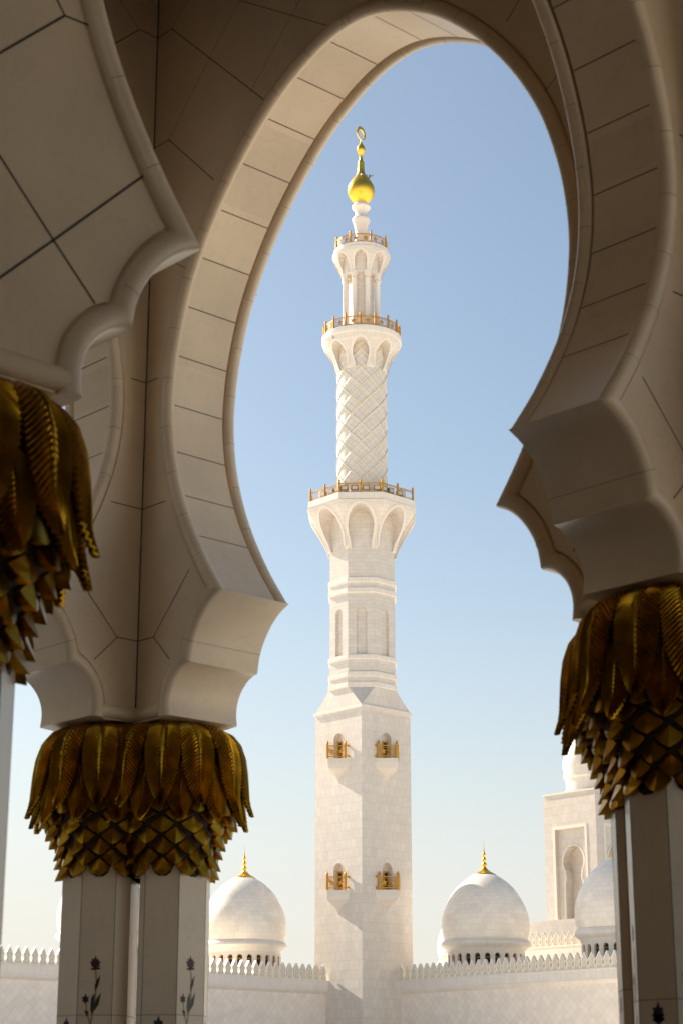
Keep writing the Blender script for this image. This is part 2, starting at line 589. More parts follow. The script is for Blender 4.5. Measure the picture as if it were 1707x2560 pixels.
def arc_positions(i0, i1, z_ref, step):
    """profile positions at equal steps along the arch from its tip to the crown, mirrored"""
    res = []
    mid = (i0 + i1) // 2
    acc, nxt = 0.0, z_ref
    for i in range(i0, mid):
        L = math.hypot(PROF[i + 1][0] - PROF[i][0], PROF[i + 1][1] - PROF[i][1])
        while acc + L > nxt:
            f = (nxt - acc) / L
            res.append((i, f))
            res.append((i0 + i1 - i - 1, 1 - f))
            nxt += step
        acc += L
    return res

up_mb = ring_mb(NL, NR, SEC_UP)
nh = len(near)
flat_i = [nh - 1]
for i, f in arc_positions(NL, NR, 0.88, 0.592):
    seam(up_mb, i, f, 0.011, flat_i, SEC_UP, 1)
for i, f in arc_positions(NL, NR, 0.60, 0.592):
    seam(up_mb, i, f, 0.006, list(range(3, nh - 4)), SEC_UP, 2)
    seam(up_mb, i, f, 0.006, list(range(nh + 3, len(SEC_UP) - 4)), SEC_UP, 2)
for it in (NL, NR):
    up_mb.poly([at(it, d, n) for n, d in SEC_UP])
impL_mb, impR_mb = ring_mb(0, NL, SEC_LO), ring_mb(NR, len(PROF) - 1, SEC_LO)
for b, i0, first in ((impL_mb, 0, True), (impR_mb, len(PROF) - 1, False)):
    b.poly([at(i0, d, n) for n, d in SEC_LO])
for b, ia in ((impL_mb, NL - len(catmull(low3, 3)) + 2), (impR_mb, NR + len(catmull(low3, 3)) - 3)):
    seam(b, ia, 0.5, 0.006, list(range(3, len(SEC_LO) - 3)), SEC_LO, 2)

W0, W1 = HB, HB + T
long_mb, short_mb = wall_mb(W1, W1), wall_mb(W1, W0)
mid_mb = wall_mb(W0, W0)
near_mb = wall_mb(W1, W0)
joints(near_mb, 0.0, -1, (-1,), JN)
joints(near_mb, 0.0, -1, (1,))
joints(near_mb, T, 1)
for b in (long_mb, short_mb, mid_mb):
    joints(b, 0.0, -1)
    joints(b, T, 1)
mesh_cache = {}
def arch(label, loc, rz, long):
    e = empty('arcade_arch', loc, label, 'arch', 'horseshoe arches of the corner bay')
    e.rotation_euler = (0, 0, rz)
    for nm, mb, mats, sm in (('spandrel_wall', long_mb if long is True else (mid_mb if long is None else near_mb if long == 'near' else short_mb), [MARB, JOINT], 30), ('arch_ring', up_mb, [MARB, JOINT, JOINTF], 40), ('impost', impL_mb, [MARB, JOINT, JOINTF], 40), ('impost', impR_mb, [MARB, JOINT, JOINTF], 40)):
        key = (nm, id(mb))
        if key in mesh_cache:
            o = bpy.data.objects.new(nm, mesh_cache[key])
            COL.objects.link(o)
            o.parent = e
        else:
            o = make(nm, mb, mats, e, smooth=sm, local=True, recalc=True)
            mesh_cache[key] = o.data
            if nm == 'arch_ring':
                cum = [0.0]
                for p, q in zip(PROF[NL:NR + 1], PROF[NL + 1:NR + 1]):
                    cum.append(cum[-1] + math.hypot(q[0] - p[0], q[1] - p[1]))
                tot = cum[-1]
                rnd = random.Random(3)
                tones = [[rnd.uniform(-.07, .05) for _ in range(40)] for _ in range(3)]
                at_ = o.data.attributes.new('tone', 'FLOAT', 'FACE')
                vals = []
                for p in o.data.polygons:
                    c = p.center
                    k = min(range(len(cum)), key=lambda i: (PROF[NL + i][0] - c.x) ** 2 + (PROF[NL + i][1] - c.z) ** 2)
                    sft = cum[k] if cum[k] < tot / 2 else tot - cum[k]
                    side = 0 if cum[k] < tot / 2 else 17
                    zone = 0 if .06 < c.y < T - .17 else (1 if c.y < T / 2 else 2)
                    vals.append(tones[zone][(int((sft - (.88 if zone == 0 else .60)) / .592 + 1) + side) % 40])
                at_.data.foreach_set('value', vals)
    return e
arch('central marble horseshoe arch framing the tall minaret', (CU + HB, CV, 0), -PI / 2, True)
arch('near marble arch with the X shaped joint beside the gold capital cut by the frame', (CU, CV - HB - T, 0), 0, 'near')
arch('shaded narrow slice of arch seen behind the partly cropped gold capital', (CU, CV + HB, 0), 0, False)
arch('dim sliver of arch wall beside the single large gold capital', (CU + HB, CV - 2 * HB - T, 0), -PI / 2, None)

c = MB()
c.box((-14, -14, ZT + 0.003), (13.35, 17.7, ZT + 0.5))
tag(make('ceiling', c, plain('ceiling_dark', (0.10, 0.065, 0.035), 0.6)), kind='structure')  # unseen ceiling, extended and kept dark to dim the arcade

DIM_FLOOR = plain('dim_floor', (0.16, 0.10, 0.045), 0.9)  # unseen floor given a dark tone to cut light bouncing inside
c = MB()
c.box((-14, -14, G - .2), (13.0, 17.3, G + 0.012))
tag(make('arcade_floor', c, DIM_FLOOR), kind='structure')
for nm, lo, hi in (('shade_wall', (-14.5, -14.5, G), (-14.01, 17.7, ZT)), ('shade_wall', (3, -14.5, G), (13.35, -14.01, ZT)), ('shade_wall', (3.4, CV - HB, G), (4.43, CV + HB, ZT)), ('shade_wall', (-14, 16.74, G), (CU - HB - 1.0, 17.7, ZT)), ('shade_wall', (12.38, -14, G), (13.35, CV - 3 * HB - T - .01, ZT))):  # unseen walls added to enclose and darken the arcade
    c = MB()
    c.box(lo, hi)
    tag(make(nm, c, BOUNCE if lo[0] != 3.4 else plain('shade_dark', (0.05, 0.032, 0.018), 0.6)), kind='structure')  # the dark one is a partition added to keep light off the arch face

# ------------------------------------------------------------------ arcade: columns with gilded palm capitals
CAPZ0, CAPZ1 = 2.30, 4.0
def clip(poly, nx, ny, k):
    """keep nx*x+ny*y<=k"""
    out = []
    for (a, b) in zip(poly, poly[1:] + poly[:1]):
        da, db = nx * a[0] + ny * a[1] - k, nx * b[0] + ny * b[1] - k
        if da <= 0: out.append(a)
        if da * db < 0:
            t = da / (da - db)
            out.append((a[0] + (b[0] - a[0]) * t, a[1] + (b[1] - a[1]) * t))
    return out

FS = (0.0, .045, .10, .28, .48, .68, .86, 1.0)
def frond_mb(prof, wmax, nl):
    """one palm frond draped down the capital: midrib, folded halves of slanting leaflets, ragged edge"""
    b = MB()
    Ls = [0.0]
    for (r0, z0), (r1, z1) in zip(prof, prof[1:]):
        Ls.append(Ls[-1] + math.hypot(r1 - r0, z1 - z0))
    tot = Ls[-1]
    tab_r = [(l / tot, p[0]) for l, p in zip(Ls, prof)]
    tab_z = [(l / tot, p[1]) for l, p in zip(Ls, prof)]
    def base(t):
        tc = min(t, 1.0)
        r, z = interp(tab_r, tc), interp(tab_z, tc)
        r2, z2 = interp(tab_r, min(1, tc + .03)), interp(tab_z, min(1, tc + .03))
        r1, z1 = interp(tab_r, max(0, tc - .03)), interp(tab_z, max(0, tc - .03))
        tr, tz = r2 - r1, z2 - z1
        m = math.hypot(tr, tz) or 1
        ex = max(0, t - 1.0) * tot
        nr, nz = -tz / m, tr / m
        if nr < 0: nr, nz = -nr, -nz
        return r + tr / m * ex, z + tz / m * ex, nr, nz
    env = [(0, .58), (.10, .80), (.25, .96), (.38, 1.0), (.52, .97), (.66, .85), (.80, .62), (.92, .33), (1.0, .10)]
    rows, back = [], []
    n = nl * 2
    for i in range(n + 1):
        t0 = i / n
        w = wmax * interp(env, t0)
        hi = i % 2 == 0
        row, brow = [], []
        for j in range(-len(FS) + 1, len(FS)):
            f = FS[abs(j)]
            t = t0 * .93 + f * (.17 * (1 - .35 * t0)) * min(1.0, .35 + 2.2 * t0) * (wmax / .19) * 1.25 / tot
            ww = w * (1.0 if hi else (.90 if t0 > .3 else .97))
            x = (1 if j > 0 else -1) * f * ww
            rr, zz, nr, nz = base(t)
            amp = .0135 if hi else -.0135
            off = amp * min(1, f * 5) - .11 * f * ww - .5 * (f * ww) ** 2 + .013 * max(0, 1 - f * 11)
            row.append((rr + nr * off, x, zz + nz * off))
            brow.append((rr + nr * (off - .024), x, zz + nz * (off - .024)))
        rows.append(row)
        back.append(brow)
    b.grid(rows)
    b.grid(back)
    for k in (0, -1):
        b.grid([[r[k] for r in rows], [r[k] for r in back]])
    b.grid([rows[-1], back[-1]])
    return b

BIGP = [(0.40, 3.99), (0.54, 3.965), (0.68, 3.895), (0.77, 3.785), (0.825, 3.63), (0.85, 3.46), (0.862, 3.30), (0.87, 3.18), (0.885, 3.10), (0.902, 3.05)]
SMALLP = [(0.66, 3.60), (0.75, 3.45), (0.79, 3.30), (0.812, 3.15), (0.835, 3.02), (0.86, 2.91)]
fb = frond_mb(BIGP, 0.203, 25)
fs = frond_mb(SMALLP, 0.155, 19)
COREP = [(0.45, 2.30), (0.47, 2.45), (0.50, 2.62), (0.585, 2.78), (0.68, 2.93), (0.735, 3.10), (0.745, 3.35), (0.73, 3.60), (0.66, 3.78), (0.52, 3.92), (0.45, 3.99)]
def core_r(z):
    return interp([(z_, r_) for r_, z_ in COREP], z)

def scales_mb():
    b = MB()
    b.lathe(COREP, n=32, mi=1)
    rows = [3.04, 2.94, 2.83, 2.72, 2.61, 2.50, 2.395]
    for ri, zc in enumerate(rows):
        for k in range(12):
            a = 2 * PI * (k + (0.0 if ri % 2 else 0.5)) / 12 + random.uniform(-.02, .02)
            last = ri == len(rows) - 1
            hh = 0.090 if not last else 0.095
            rc = core_r(zc)
            wd = (rc + .07) * PI / 12 * (0.74 if not last else .9)
            out = [(0, 1.0), (-.40, .62), (-.80, .28), (-1.0, .05), (-.80, -.32), (-.45, -.72), (0, -1.05), (.45, -.72), (.80, -.32), (1.0, .05), (.80, .28), (.40, .62)]
            def pos(u, v, lift, wob=random.uniform(-.006, .006)):
                zz = zc + v * hh
                r_ = core_r(zz) * .5 + rc * .5
                tip = .046 - .044 * v
                rr = r_ + tip + .022 * (1 - abs(u)) + lift + wob
                ang = a + u * wd / (rc + .07)
                return (rr * math.cos(ang), rr * math.sin(ang), zz)
            mid = [b.vert(pos(0, v, .004)) for v in (.45, -.15, -.62)]
            fr = [b.vert(pos(u, v, 0)) for u, v in out]
            bk = [b.vert(pos(u * .94, v * .94 + .03, -.08)) for u, v in out]
            n = len(out)
            def fan(i, m): b.face((fr[i], fr[(i + 1) % n], mid[m]))
            for i, m in ((0, 0), (1, 0), (2, 1), (3, 1), (4, 2), (5, 2), (6, 2), (7, 2), (8, 1), (9, 1), (10, 0), (11, 0)):
                fan(i, m)
            b.face((fr[2], mid[1], mid[0])); b.face((fr[4], mid[2], mid[1]))
            b.face((fr[8], mid[1], mid[2])); b.face((fr[10], mid[0], mid[1]))
            for i in range(n):
                b.face((fr[i], fr[(i + 1) % n], bk[(i + 1) % n], bk[i]), 0)
    return b
sc_mb = scales_mb()

def leafshape(b, pts, mi, f):
    b.poly([f(x, z) for x, z in pts], mi)

def blossom(b, cx, cz, r, f, mi, n=8, seed=0):
    rnd = random.Random(seed)
    pts = []
    for k in range(2 * n):
        a = PI / 2 + PI * k / n
        rr = r * (1.0 + 0.35 * (math.sin(a) > .9) + rnd.uniform(-.1, .1)) if k % 2 == 0 else r * 0.66
        pts.append((cx + rr * math.cos(a) * .92, cz + rr * math.sin(a)))
    leafshape(b, pts, mi, f)

def ribbon(b, pts, w, mi, f):
    for (x0, z0), (x1, z1) in zip(pts, pts[1:]):
        t = Vector((x1 - x0, z1 - z0)).normalized()
        q = Vector((-t.y, t.x)) * w / 2
        b.poly([f(x, z) for x, z in ((x0 - q.x, z0 - q.y), (x1 - q.x, z1 - q.y), (x1 + q.x, z1 + q.y), (x0 + q.x, z0 + q.y))], mi)

def flower_mb(kind, f):
    """inlaid stem of blossoms, materials: 0 red, 1 blue, 2 green, 3 stem"""
    b = MB()
    d = 0.0006
    g = lambda x, z: f(x, z, 0.0020)
    g2 = lambda x, z: f(x, z, 0.0026)
    if kind == 'red':
        ribbon(b, [(-.005, 1.34), (0.012, 1.18), (0.008, 1.02), (-.03, .80), (-.06, .62), (-.02, .3), (0.0, -.4)], .012, 3, g)
        ribbon(b, [(-.095, .98), (-.075, .86), (-.035, .74), (.01, .60)], .010, 3, g)
        blossom(b, -.008, 1.385, .066, g2, 0, 9, 1)
        leafshape(b, [(-.04, 1.335), (-.065, 1.325), (-.03, 1.312), (0.0, 1.318), (.05, 1.322), (.035, 1.345)], 0, g2)
        blossom(b, -.10, 1.01, .046, g2, 0, 6, 2)
        leafshape(b, [(.0, 1.09), (.035, 1.16), (.052, 1.265), (.02, 1.22), (-.005, 1.16)], 0, g2)
        leafshape(b, [(-.03, .85), (.0, .95), (-.005, 1.08), (-.04, 1.02), (-.045, .92)], 2, g2)
        leafshape(b, [(-.01, .88), (.045, .96), (.065, 1.085), (.02, 1.02), (-.005, .95)], 2, g2)
        leafshape(b, [(-.075, .83), (-.11, .90), (-.06, .885)], 0, g2)
        leafshape(b, [(-.05, .55), (.04, .62), (.08, .76), (.0, .70)], 2, g2)
    else:
        ribbon(b, [(0, .68), (.01, .5), (-.01, .2), (0, -.4)], .012, 3, g)
        blossom(b, 0.0, .745, .074, g2, 1, 7, 3)
        leafshape(b, [(-.06, .70), (.0, .66), (.06, .70), (.03, .74), (-.03, .74)], 1, g2)
        leafshape(b, [(.0, .30), (.05, .42), (.06, .55), (.015, .48)], 2, g2)
    return b

gold_mesh = {}
def column(label, x, y, slit, flip, dz=0.0):
    """slit: (nx, ny, k) cuts the octagon beside the gap to the next column; flip swaps the flower kinds"""
    e = empty('palm_column', (x, y, G), label, 'column', 'columns with gilded palm capitals')
    r = 0.446
    poly = octa((x, y), r)
    full = list(poly)
    if slit:
        nx, ny, k = slit
        poly = clip(poly, nx, ny, nx * x + ny * y + k)
    b = MB()
    b.prism(poly, G + 0.35, CAPZ0 + 0.12)
    # thin dark joints down the arrises
    for (px, py) in poly:
        v = Vector((px - x, py - y)).normalized()
        tt = Vector((-v.y, v.x))
        q = [Vector((px, py)) + v * 0.002 + tt * s * 0.0045 for s in (-.6, .6)]
        b.poly([(q[0].x, q[0].y, G + .35), (q[1].x, q[1].y, G + .35), (q[1].x, q[1].y, CAPZ0 + .1), (q[0].x, q[0].y, CAPZ0 + .1)], 1)
    for (p0, p1) in zip(poly, poly[1:] + poly[:1]):
        m = Vector(((p0[0] + p1[0]) / 2 - x, (p0[1] + p1[1]) / 2 - y))
        tt = Vector((p1[0] - p0[0], p1[1] - p0[1])).normalized()
        nn = Vector((tt.y, -tt.x))
        o = nn * 0.002
        b.poly([(p0[0] + o.x, p0[1] + o.y, .845 + dz), (p1[0] + o.x, p1[1] + o.y, .845 + dz), (p1[0] + o.x, p1[1] + o.y, .853 + dz), (p0[0] + o.x, p0[1] + o.y, .853 + dz)], 2)
    sh = make('shaft', b, [SHAFTM, JOINT, JOINTF], e)
    bb = MB()
    bb.prism(octa((x, y), r + .07), G, G + .25)
    bb.prism(octa((x, y), r + .07), G + .2502, G + .35, poly1=octa((x, y), r + .01))
    make('base', bb, SHAFTM, e)
    for k in range(8 if flip is not None else 0):
        a = k * PI / 4
        p0 = Vector((x + r * math.cos(a), y + r * math.sin(a)))
        if slit and slit[0] * (p0.x - x) + slit[1] * (p0.y - y) > slit[2] - 0.02:
            continue
        tt = Vector((-math.sin(a), math.cos(a)))
        nn = Vector((math.cos(a), math.sin(a)))
        def f(px, pz, lift, p0=p0, tt=tt, nn=nn):
            q = p0 + tt * px + nn * lift
            return (q.x, q.y, pz + dz)
        kind = 'red' if (k % 2 == 1) != flip else 'blue'
        make('flower_inlay', flower_mb(kind, f), [RED, BLUE, GREEN, STEM], sh, recalc=False)
    if 's' not in gold_mesh:
        cap = make('capital', sc_mb, [GOLD, GAPSHADE], e, smooth=30, local=True)
        me = cap.data
        me.transform(Matrix.Translation((0, 0, -G)))
        gold_mesh['s'] = me
        tmpb = make('palm_frond', fb, GOLD, cap, smooth=50, local=True)
        tmpb.data.transform(Matrix.Translation((0, 0, -G)))
        gold_mesh['b'] = tmpb.data
        tmps = make('palm_frond', fs, GOLD, cap, smooth=50, local=True)
        tmps.data.transform(Matrix.Translation((0, 0, -G)))
        gold_mesh['t'] = tmps.data
        bpy.data.objects.remove(tmpb)
        bpy.data.objects.remove(tmps)
    else:
        cap = bpy.data.objects.new('capital', gold_mesh['s'])
        COL.objects.link(cap)
        cap.parent = e
    for k in range(12):
        for key, ph in (('t', 0.5), ('b', 0.0)):
            o = bpy.data.objects.new('palm_frond', gold_mesh[key])
            COL.objects.link(o)
            o.parent = cap
            o.rotation_euler = (0, 0, 2 * PI * (k + ph) / 12 + R(225 - 165 - 45) + random.uniform(-.015, .015))
            s = random.uniform(.985, 1.015)
            o.scale = (s, s * random.uniform(.96, 1.04), 1)
    return e

q2 = 1 / math.sqrt(2)
DA, DB = 3.45, 3.975
def pier(su, sv, labels):
    """the pair of columns under one corner of the bay; su, sv the corner's side"""
    L1, L2, L3 = labels
    x1, y1 = CU + su * DA, CV + sv * DB       # under the wall that runs along X
    x2, y2 = CU + su * DB, CV + sv * DA       # under the wall that runs along Y
    if L1: column(L1, x1 + (.07 if su * sv > 0 and su > 0 else -.03 if su < 0 else 0), y1, (su * q2, -sv * q2, 0.321), False if su > 0 else None, -.12 if sv < 0 else 0.0)
    if L2: column(L2, x2, y2 + (.05 if sv < 0 else 0), (-su * q2, sv * q2, 0.25), True)
    if L3: column(L3, CU + su * 4.3, CV + sv * 4.3, None, None)
pier(1, 1, ('shaded column of the twin pair, red flower on its broadest face', 'column of the twin pair with a pale lit flank beside the dome', None))
pier(1, -1, ('single column carrying the large dark gold capital beside the gate tower', 'mostly hidden column whose lowest gold leaves hang behind the large dark gold capital', None))
pier(-1, -1, ('cropped column whose gold capital hangs highest, before the shaded arch slice', None, None))
column('pale column face squeezed in just beyond the single column by the gate tower', CU + DB, CV - DB - (DB - DA), (-q2, -q2, 0.30), True)

# unseen block added on the left to keep the sun off the arcade
b = MB()
b.box((-40, 46, G), (15, 70, 33))
tag(make('sun_blocker', b, plain('blocker_tan', (0.42, 0.33, 0.22), 0.8)), 'huge plain block added out of view to shade the arcade', 'building')

# ------------------------------------------------------------------ minaret
NC = Vector((130.61, 137.99))
MX, MY = NC.x + 3.5, NC.y + 3.5
mn = empty('minaret', (MX, MY, G), 'tall white marble minaret with gold balconies and a golden bulb finial', 'minaret')
MC = (MX, MY)
def P(name, b, mat, parent=mn, **k):
    return make(name, b, mat, parent, **k)
def sq(h):
    return [(MX - h, MY - h), (MX + h, MY - h), (MX + h, MY + h), (MX - h, MY + h)]

b = MB()
b.prism(sq(3.5), G, 38.4)
shaft = P('square_shaft', b, [TOWER, BAND])
FRAMES = [((MX - 3.5, MY), (0, -1), (-1, 0)), ((MX, MY - 3.5), (1, 0), (0, -1)), ((MX + 3.5, MY), (0, 1), (1, 0)), ((MX, MY + 3.5), (-1, 0), (0, 1))]
def fr(face, x, d, z):
    (ox, oy), (tx, ty), (nx, ny) = FRAMES[face]
    return (ox + tx * x + nx * d, oy + ty * x + ny * d, z)
def arched(w, z0, zs, k=10):
    """round headed outline: half width w, spring line zs"""
    return [(-w, z0), (w, z0)] + [(w * math.cos(PI * i / k), zs + w * math.sin(PI * i / k)) for i in range(k + 1)]
cb = MB()
WIN = [(f, z) for f in range(2) for z in (20.05, 33.35)]
for f, z in WIN:
    o = arched(0.68, z, z + 2.1)
    fa = [cb.vert(fr(f, x, 0.4, q)) for x, q in o]
    fc = [cb.vert(fr(f, x, -0.6, q)) for x, q in o]
    n = len(o)
    for i in range(n):
        cb.face((fa[i], fa[(i + 1) % n], fc[(i + 1) % n], fc[i]))
    cb.face(fa); cb.face(fc[::-1])
cut(shaft, cb)
reuv(shaft, 'box')

def star(b, c, tx, ty, r, d, mi=0):
    """five pointed flat star with a ring, c centre, plane spanned by tx, ty"""
    tx, ty = Vector(tx), Vector(ty)
    nn = tx.cross(ty)
    c = Vector(c)
    for sgn in (1, -1):
        pts = []
        for k in range(10):
            a = PI / 2 + k * PI / 5
            rr = r if k % 2 == 0 else r * .45
            pts.append(c + tx * rr * math.cos(a) + ty * rr * math.sin(a) + nn * d * sgn)
        m = b.vert(c + nn * (d * sgn * 2))
        ids = [b.vert(p) for p in pts]
        for k in range(10):
            b.face((ids[k], ids[(k + 1) % 10], m), mi)

def rail_panel(b, A, B, z0, z1, stars=1, mid=False, th=0.07):
    """top and bottom rail, thin pickets and stars between two posts"""
    A, B = Vector((*A, 0)), Vector((*B, 0))
    t = (B - A).normalized()
    L = (B - A).length
    up = Vector((0, 0, 1))
    h = z1 - z0
    for z, w in ((z1 - .05, .10), (z0 + .08, .10)):
        b.bar(A + up * z, B + up * z, w, w)
    for z in (z1 - h * .2, z0 + h * .22):
        b.bar(A + up * z, B + up * z, .035)
    xs = []
    for k in range(stars):
        cx = L * (k + .5) / stars
        if stars > 0:
            star(b, A + t * cx + up * (z0 + h * .5), t, up, min(.36, h * .36), .03)
            xs += [cx - .42, cx + .42]
            if L / stars > 1.25: xs += [cx - .56, cx + .56]
    if mid: xs.append(L / 2)
    for x in xs:
        if 0.05 < x < L - .05:
            b.bar(A + t * x + up * (z0 + h * .2), A + t * x + up * (z1 - h * .2), .03)

def post(b, p, z0, z1, r=.11):
    b.lathe([(r, z0), (r, z1), (r * .7, z1 + .02), (r * .7, z1 + .06), (r * 1.15, z1 + .10), (r * 1.0, z1 + .18), (r * .45, z1 + .26), (r * .6, z1 + .29), (0.001, z1 + .42)], (p[0], p[1]), 8)

for f, z in WIN:
    w = P('window', MB(), BAND) if False else None
    fb_ = MB()
    # raised architrave round the opening
    o1, o2 = arched(.68, z, z + 2.1, 14)[1:], arched(.745, z, z + 2.1, 14)[1:]
    o1 = o1 + [(-.68, z)]; o2 = o2 + [(-.745, z)]
    fb_.grid([[fr(f, x, .02, q) for x, q in o1], [fr(f, x, .02, q) for x, q in o2]])
    fb_.grid([[fr(f, x, 0, q) for x, q in o2], [fr(f, x, .02, q) for x, q in o2]])
    fb_.grid([[fr(f, x, 0, q) for x, q in o1], [fr(f, x, .02, q) for x, q in o1]])
    wf = P('window_frame', fb_, BAND)
    db = MB()
    sgn = 1 if f == 0 else -1
    x0 = -.62 if f == 0 else -.10
    x1 = x0 + .72
    for a, c, zz0, zz1 in ((x0, x0 + .12, z, z + 2.0), (x1 - .12, x1, z, z + 2.0), (x0 + .12, x1 - .12, z + 1.84, z + 2.0), (x0 + .12, x1 - .12, z, z + .3)):
        p0, p1 = fr(f, a, -.598, zz0), fr(f, c, -.48, zz1)
        db.box([min(i, j) for i, j in zip(p0, p1)], [max(i, j) for i, j in zip(p0, p1)], 0)
    p0, p1 = fr(f, x0 + .12, -.598, z + .3), fr(f, x1 - .12, -.55, z + 1.84)
    db.box([min(i, j) for i, j in zip(p0, p1)], [max(i, j) for i, j in zip(p0, p1)], 1)
    make('door', db, [GOLDP, GLASS], wf)
    # balcony: slab, tapering corbel, gold railing
    bb = MB()
    # the balcony is a triangle in plan, its corner pointing out from the wall
    PW = 1.70
    tri = lambda k, o=0.0: [(-PW * k, o), (-.10 * k, (PW - .10) * k + o), (.10 * k, (PW - .10) * k + o), (PW * k, o)]
    bb.prism([fr(f, x, d, 0)[:2] for x, d in tri(1.0, -.02)], z - .40, z - .02)
    bal = P('balcony', bb, BAND)
    kb = MB()
    lv = [(.955, -.40), (.95, -.66), (.90, -.80), (.885, -.98), (.70, -1.20), (.45, -1.42), (.27, -1.62), (.17, -1.86), (.10, -2.06), (.02, -2.3)]
    kb.grid([[fr(f, x, d, z + q) for x, d in tri(k)] for k, q in lv])
    make('corbel', kb, BAND, bal, smooth=25)
    rb = MB()
    R0, R1 = z + .0, z + 1.32
    pa = fr(f, 0, 1.50, 0)[:2]
    post(rb, pa, R0, R1 + .12, .13)
    for sg in (-1, 1):
        pw = fr(f, sg * 1.34, .26, 0)[:2]
        post(rb, pw, R0, R1 + .12, .13)
        rail_panel(rb, pw, pa, R0 + .1, R1, 2)
        for zz in (R0 + .2, R1 - .04):
            rb.bar((*pw, zz), fr(f, sg * 1.60, 0.0, zz), .12)
            rb.bar(fr(f, sg * 1.56, .10, zz), fr(f, sg * 1.58, .0, zz), .2)
    make('railing', rb, GOLDP, bal, smooth=35)

b = MB()
b.prism(sq(3.66), 38.37, 38.69)
P('cornice', b, TRIM, uv='box')
# broach from square to octagon
r8 = 3.42
b = MB()
o8 = octa(MC, r8)
top = [(x, y, 40.9) for x, y in o8]
bot = [(x, y, 38.69) for x, y in sq(3.5)]
ids_t = [b.vert(p) for p in top]
ids_b = [b.vert(p) for p in bot]
near = {}
for i in range(8):
    a0 = PI / 8 + i * PI / 4
for i in range(8):
    j = (i + 1) % 8
    mx, my = (top[i][0] + top[j][0]) / 2 - MX, (top[i][1] + top[j][1]) / 2 - MY
    if abs(mx) > 1 and abs(my) > 1:
        k = [q for q in range(4) if (bot[q][0] - MX) * mx > 0 and (bot[q][1] - MY) * my > 0][0]
        b.face((ids_t[i], ids_t[j], ids_b[k]))
    else:
        ks = sorted([q for q in range(4)], key=lambda q: -((bot[q][0] - MX) * mx + (bot[q][1] - MY) * my))[:2]
        # order by nearness to top[i]
        ks.sort(key=lambda q: (bot[q][0] - top[i][0]) ** 2 + (bot[q][1] - top[i][1]) ** 2)
        b.face((ids_t[i], ids_t[j], ids_b[ks[1]], ids_b[ks[0]]))
P('broach', b, TOWER, uv='box')

# octagonal shaft with blind niches and string courses
b = MB()
b.prism(octa(MC, r8), 40.88, 61.2)
os_ = P('octagonal_shaft', b, [TOWERS, BAND])
cb = MB()
for k in range(8):
    a = k * PI / 4
    tx, ty, nx, ny = -math.sin(a), math.cos(a), math.cos(a), math.sin(a)
    o = arched(.56, 44.32, 48.8)
    fa = [cb.vert((MX + nx * (r8 + .3) + tx * x, MY + ny * (r8 + .3) + ty * x, q)) for x, q in o]
    fc = [cb.vert((MX + nx * (r8 - .3) + tx * x, MY + ny * (r8 - .3) + ty * x, q)) for x, q in o]
    n = len(o)
    for i in range(n):
        cb.face((fa[i], fa[(i + 1) % n], fc[(i + 1) % n], fc[i]))
    cb.face(fa); cb.face(fc[::-1])
cut(os_, cb)
reuv(os_, 'box')
for z0, z1 in ((52.12, 52.55), (50.98, 51.42), (43.84, 44.2), (41.98, 42.42), (40.86, 41.30)):
    b = MB()
    b.prism(octa(MC, r8 + .02), z0 - .10, z0, poly1=octa(MC, r8 + .17))
    b.prism(octa(MC, r8 + .17), z0, z1)
    P('string_course', b, TRIM, uv='box')

def flared(b, n, Rz, wz, rin, zs, k=8, circular=False, mi=0):
    """flared shell of brackets and arches between shaft and slab: opening half width wz(z) on each of n sides"""
    tn = math.tan(PI / n)
    for q in range(n):
        a = 2 * PI * q / n
        def pt(x, r, z):
            if circular:
                ang = a + x / (r * tn) * PI / n
                return (MX + r * math.cos(ang), MY + r * math.sin(ang), z)
            return (MX + r * math.cos(a) - x * math.sin(a), MY + r * math.sin(a) + x * math.cos(a), z)
        for sg in (-1, 1):
            rows, jam = [], []
            for z in zs:
                r = Rz(z)
                hw = r * tn
                w = min(wz(z), hw)
                rows.append([pt(sg * (w + (hw - w) * i / k), r, z) for i in range(k + 1)])
                jam.append([pt(sg * w, r, z), pt(sg * w * rin / r if False else sg * min(w, rin * tn), rin, z)])
            b.grid(rows, mi)
            b.grid(jam, mi)
        # foot
        for sg in (-1, 1):
            z = zs[0]; r = Rz(z); hw = r * tn; w = min(wz(z), hw)
            b.poly([pt(sg * w, r, z), pt(sg * hw, r, z), pt(sg * rin * tn, rin, z - .25), pt(sg * min(w, rin * tn), rin, z - .25)], mi)

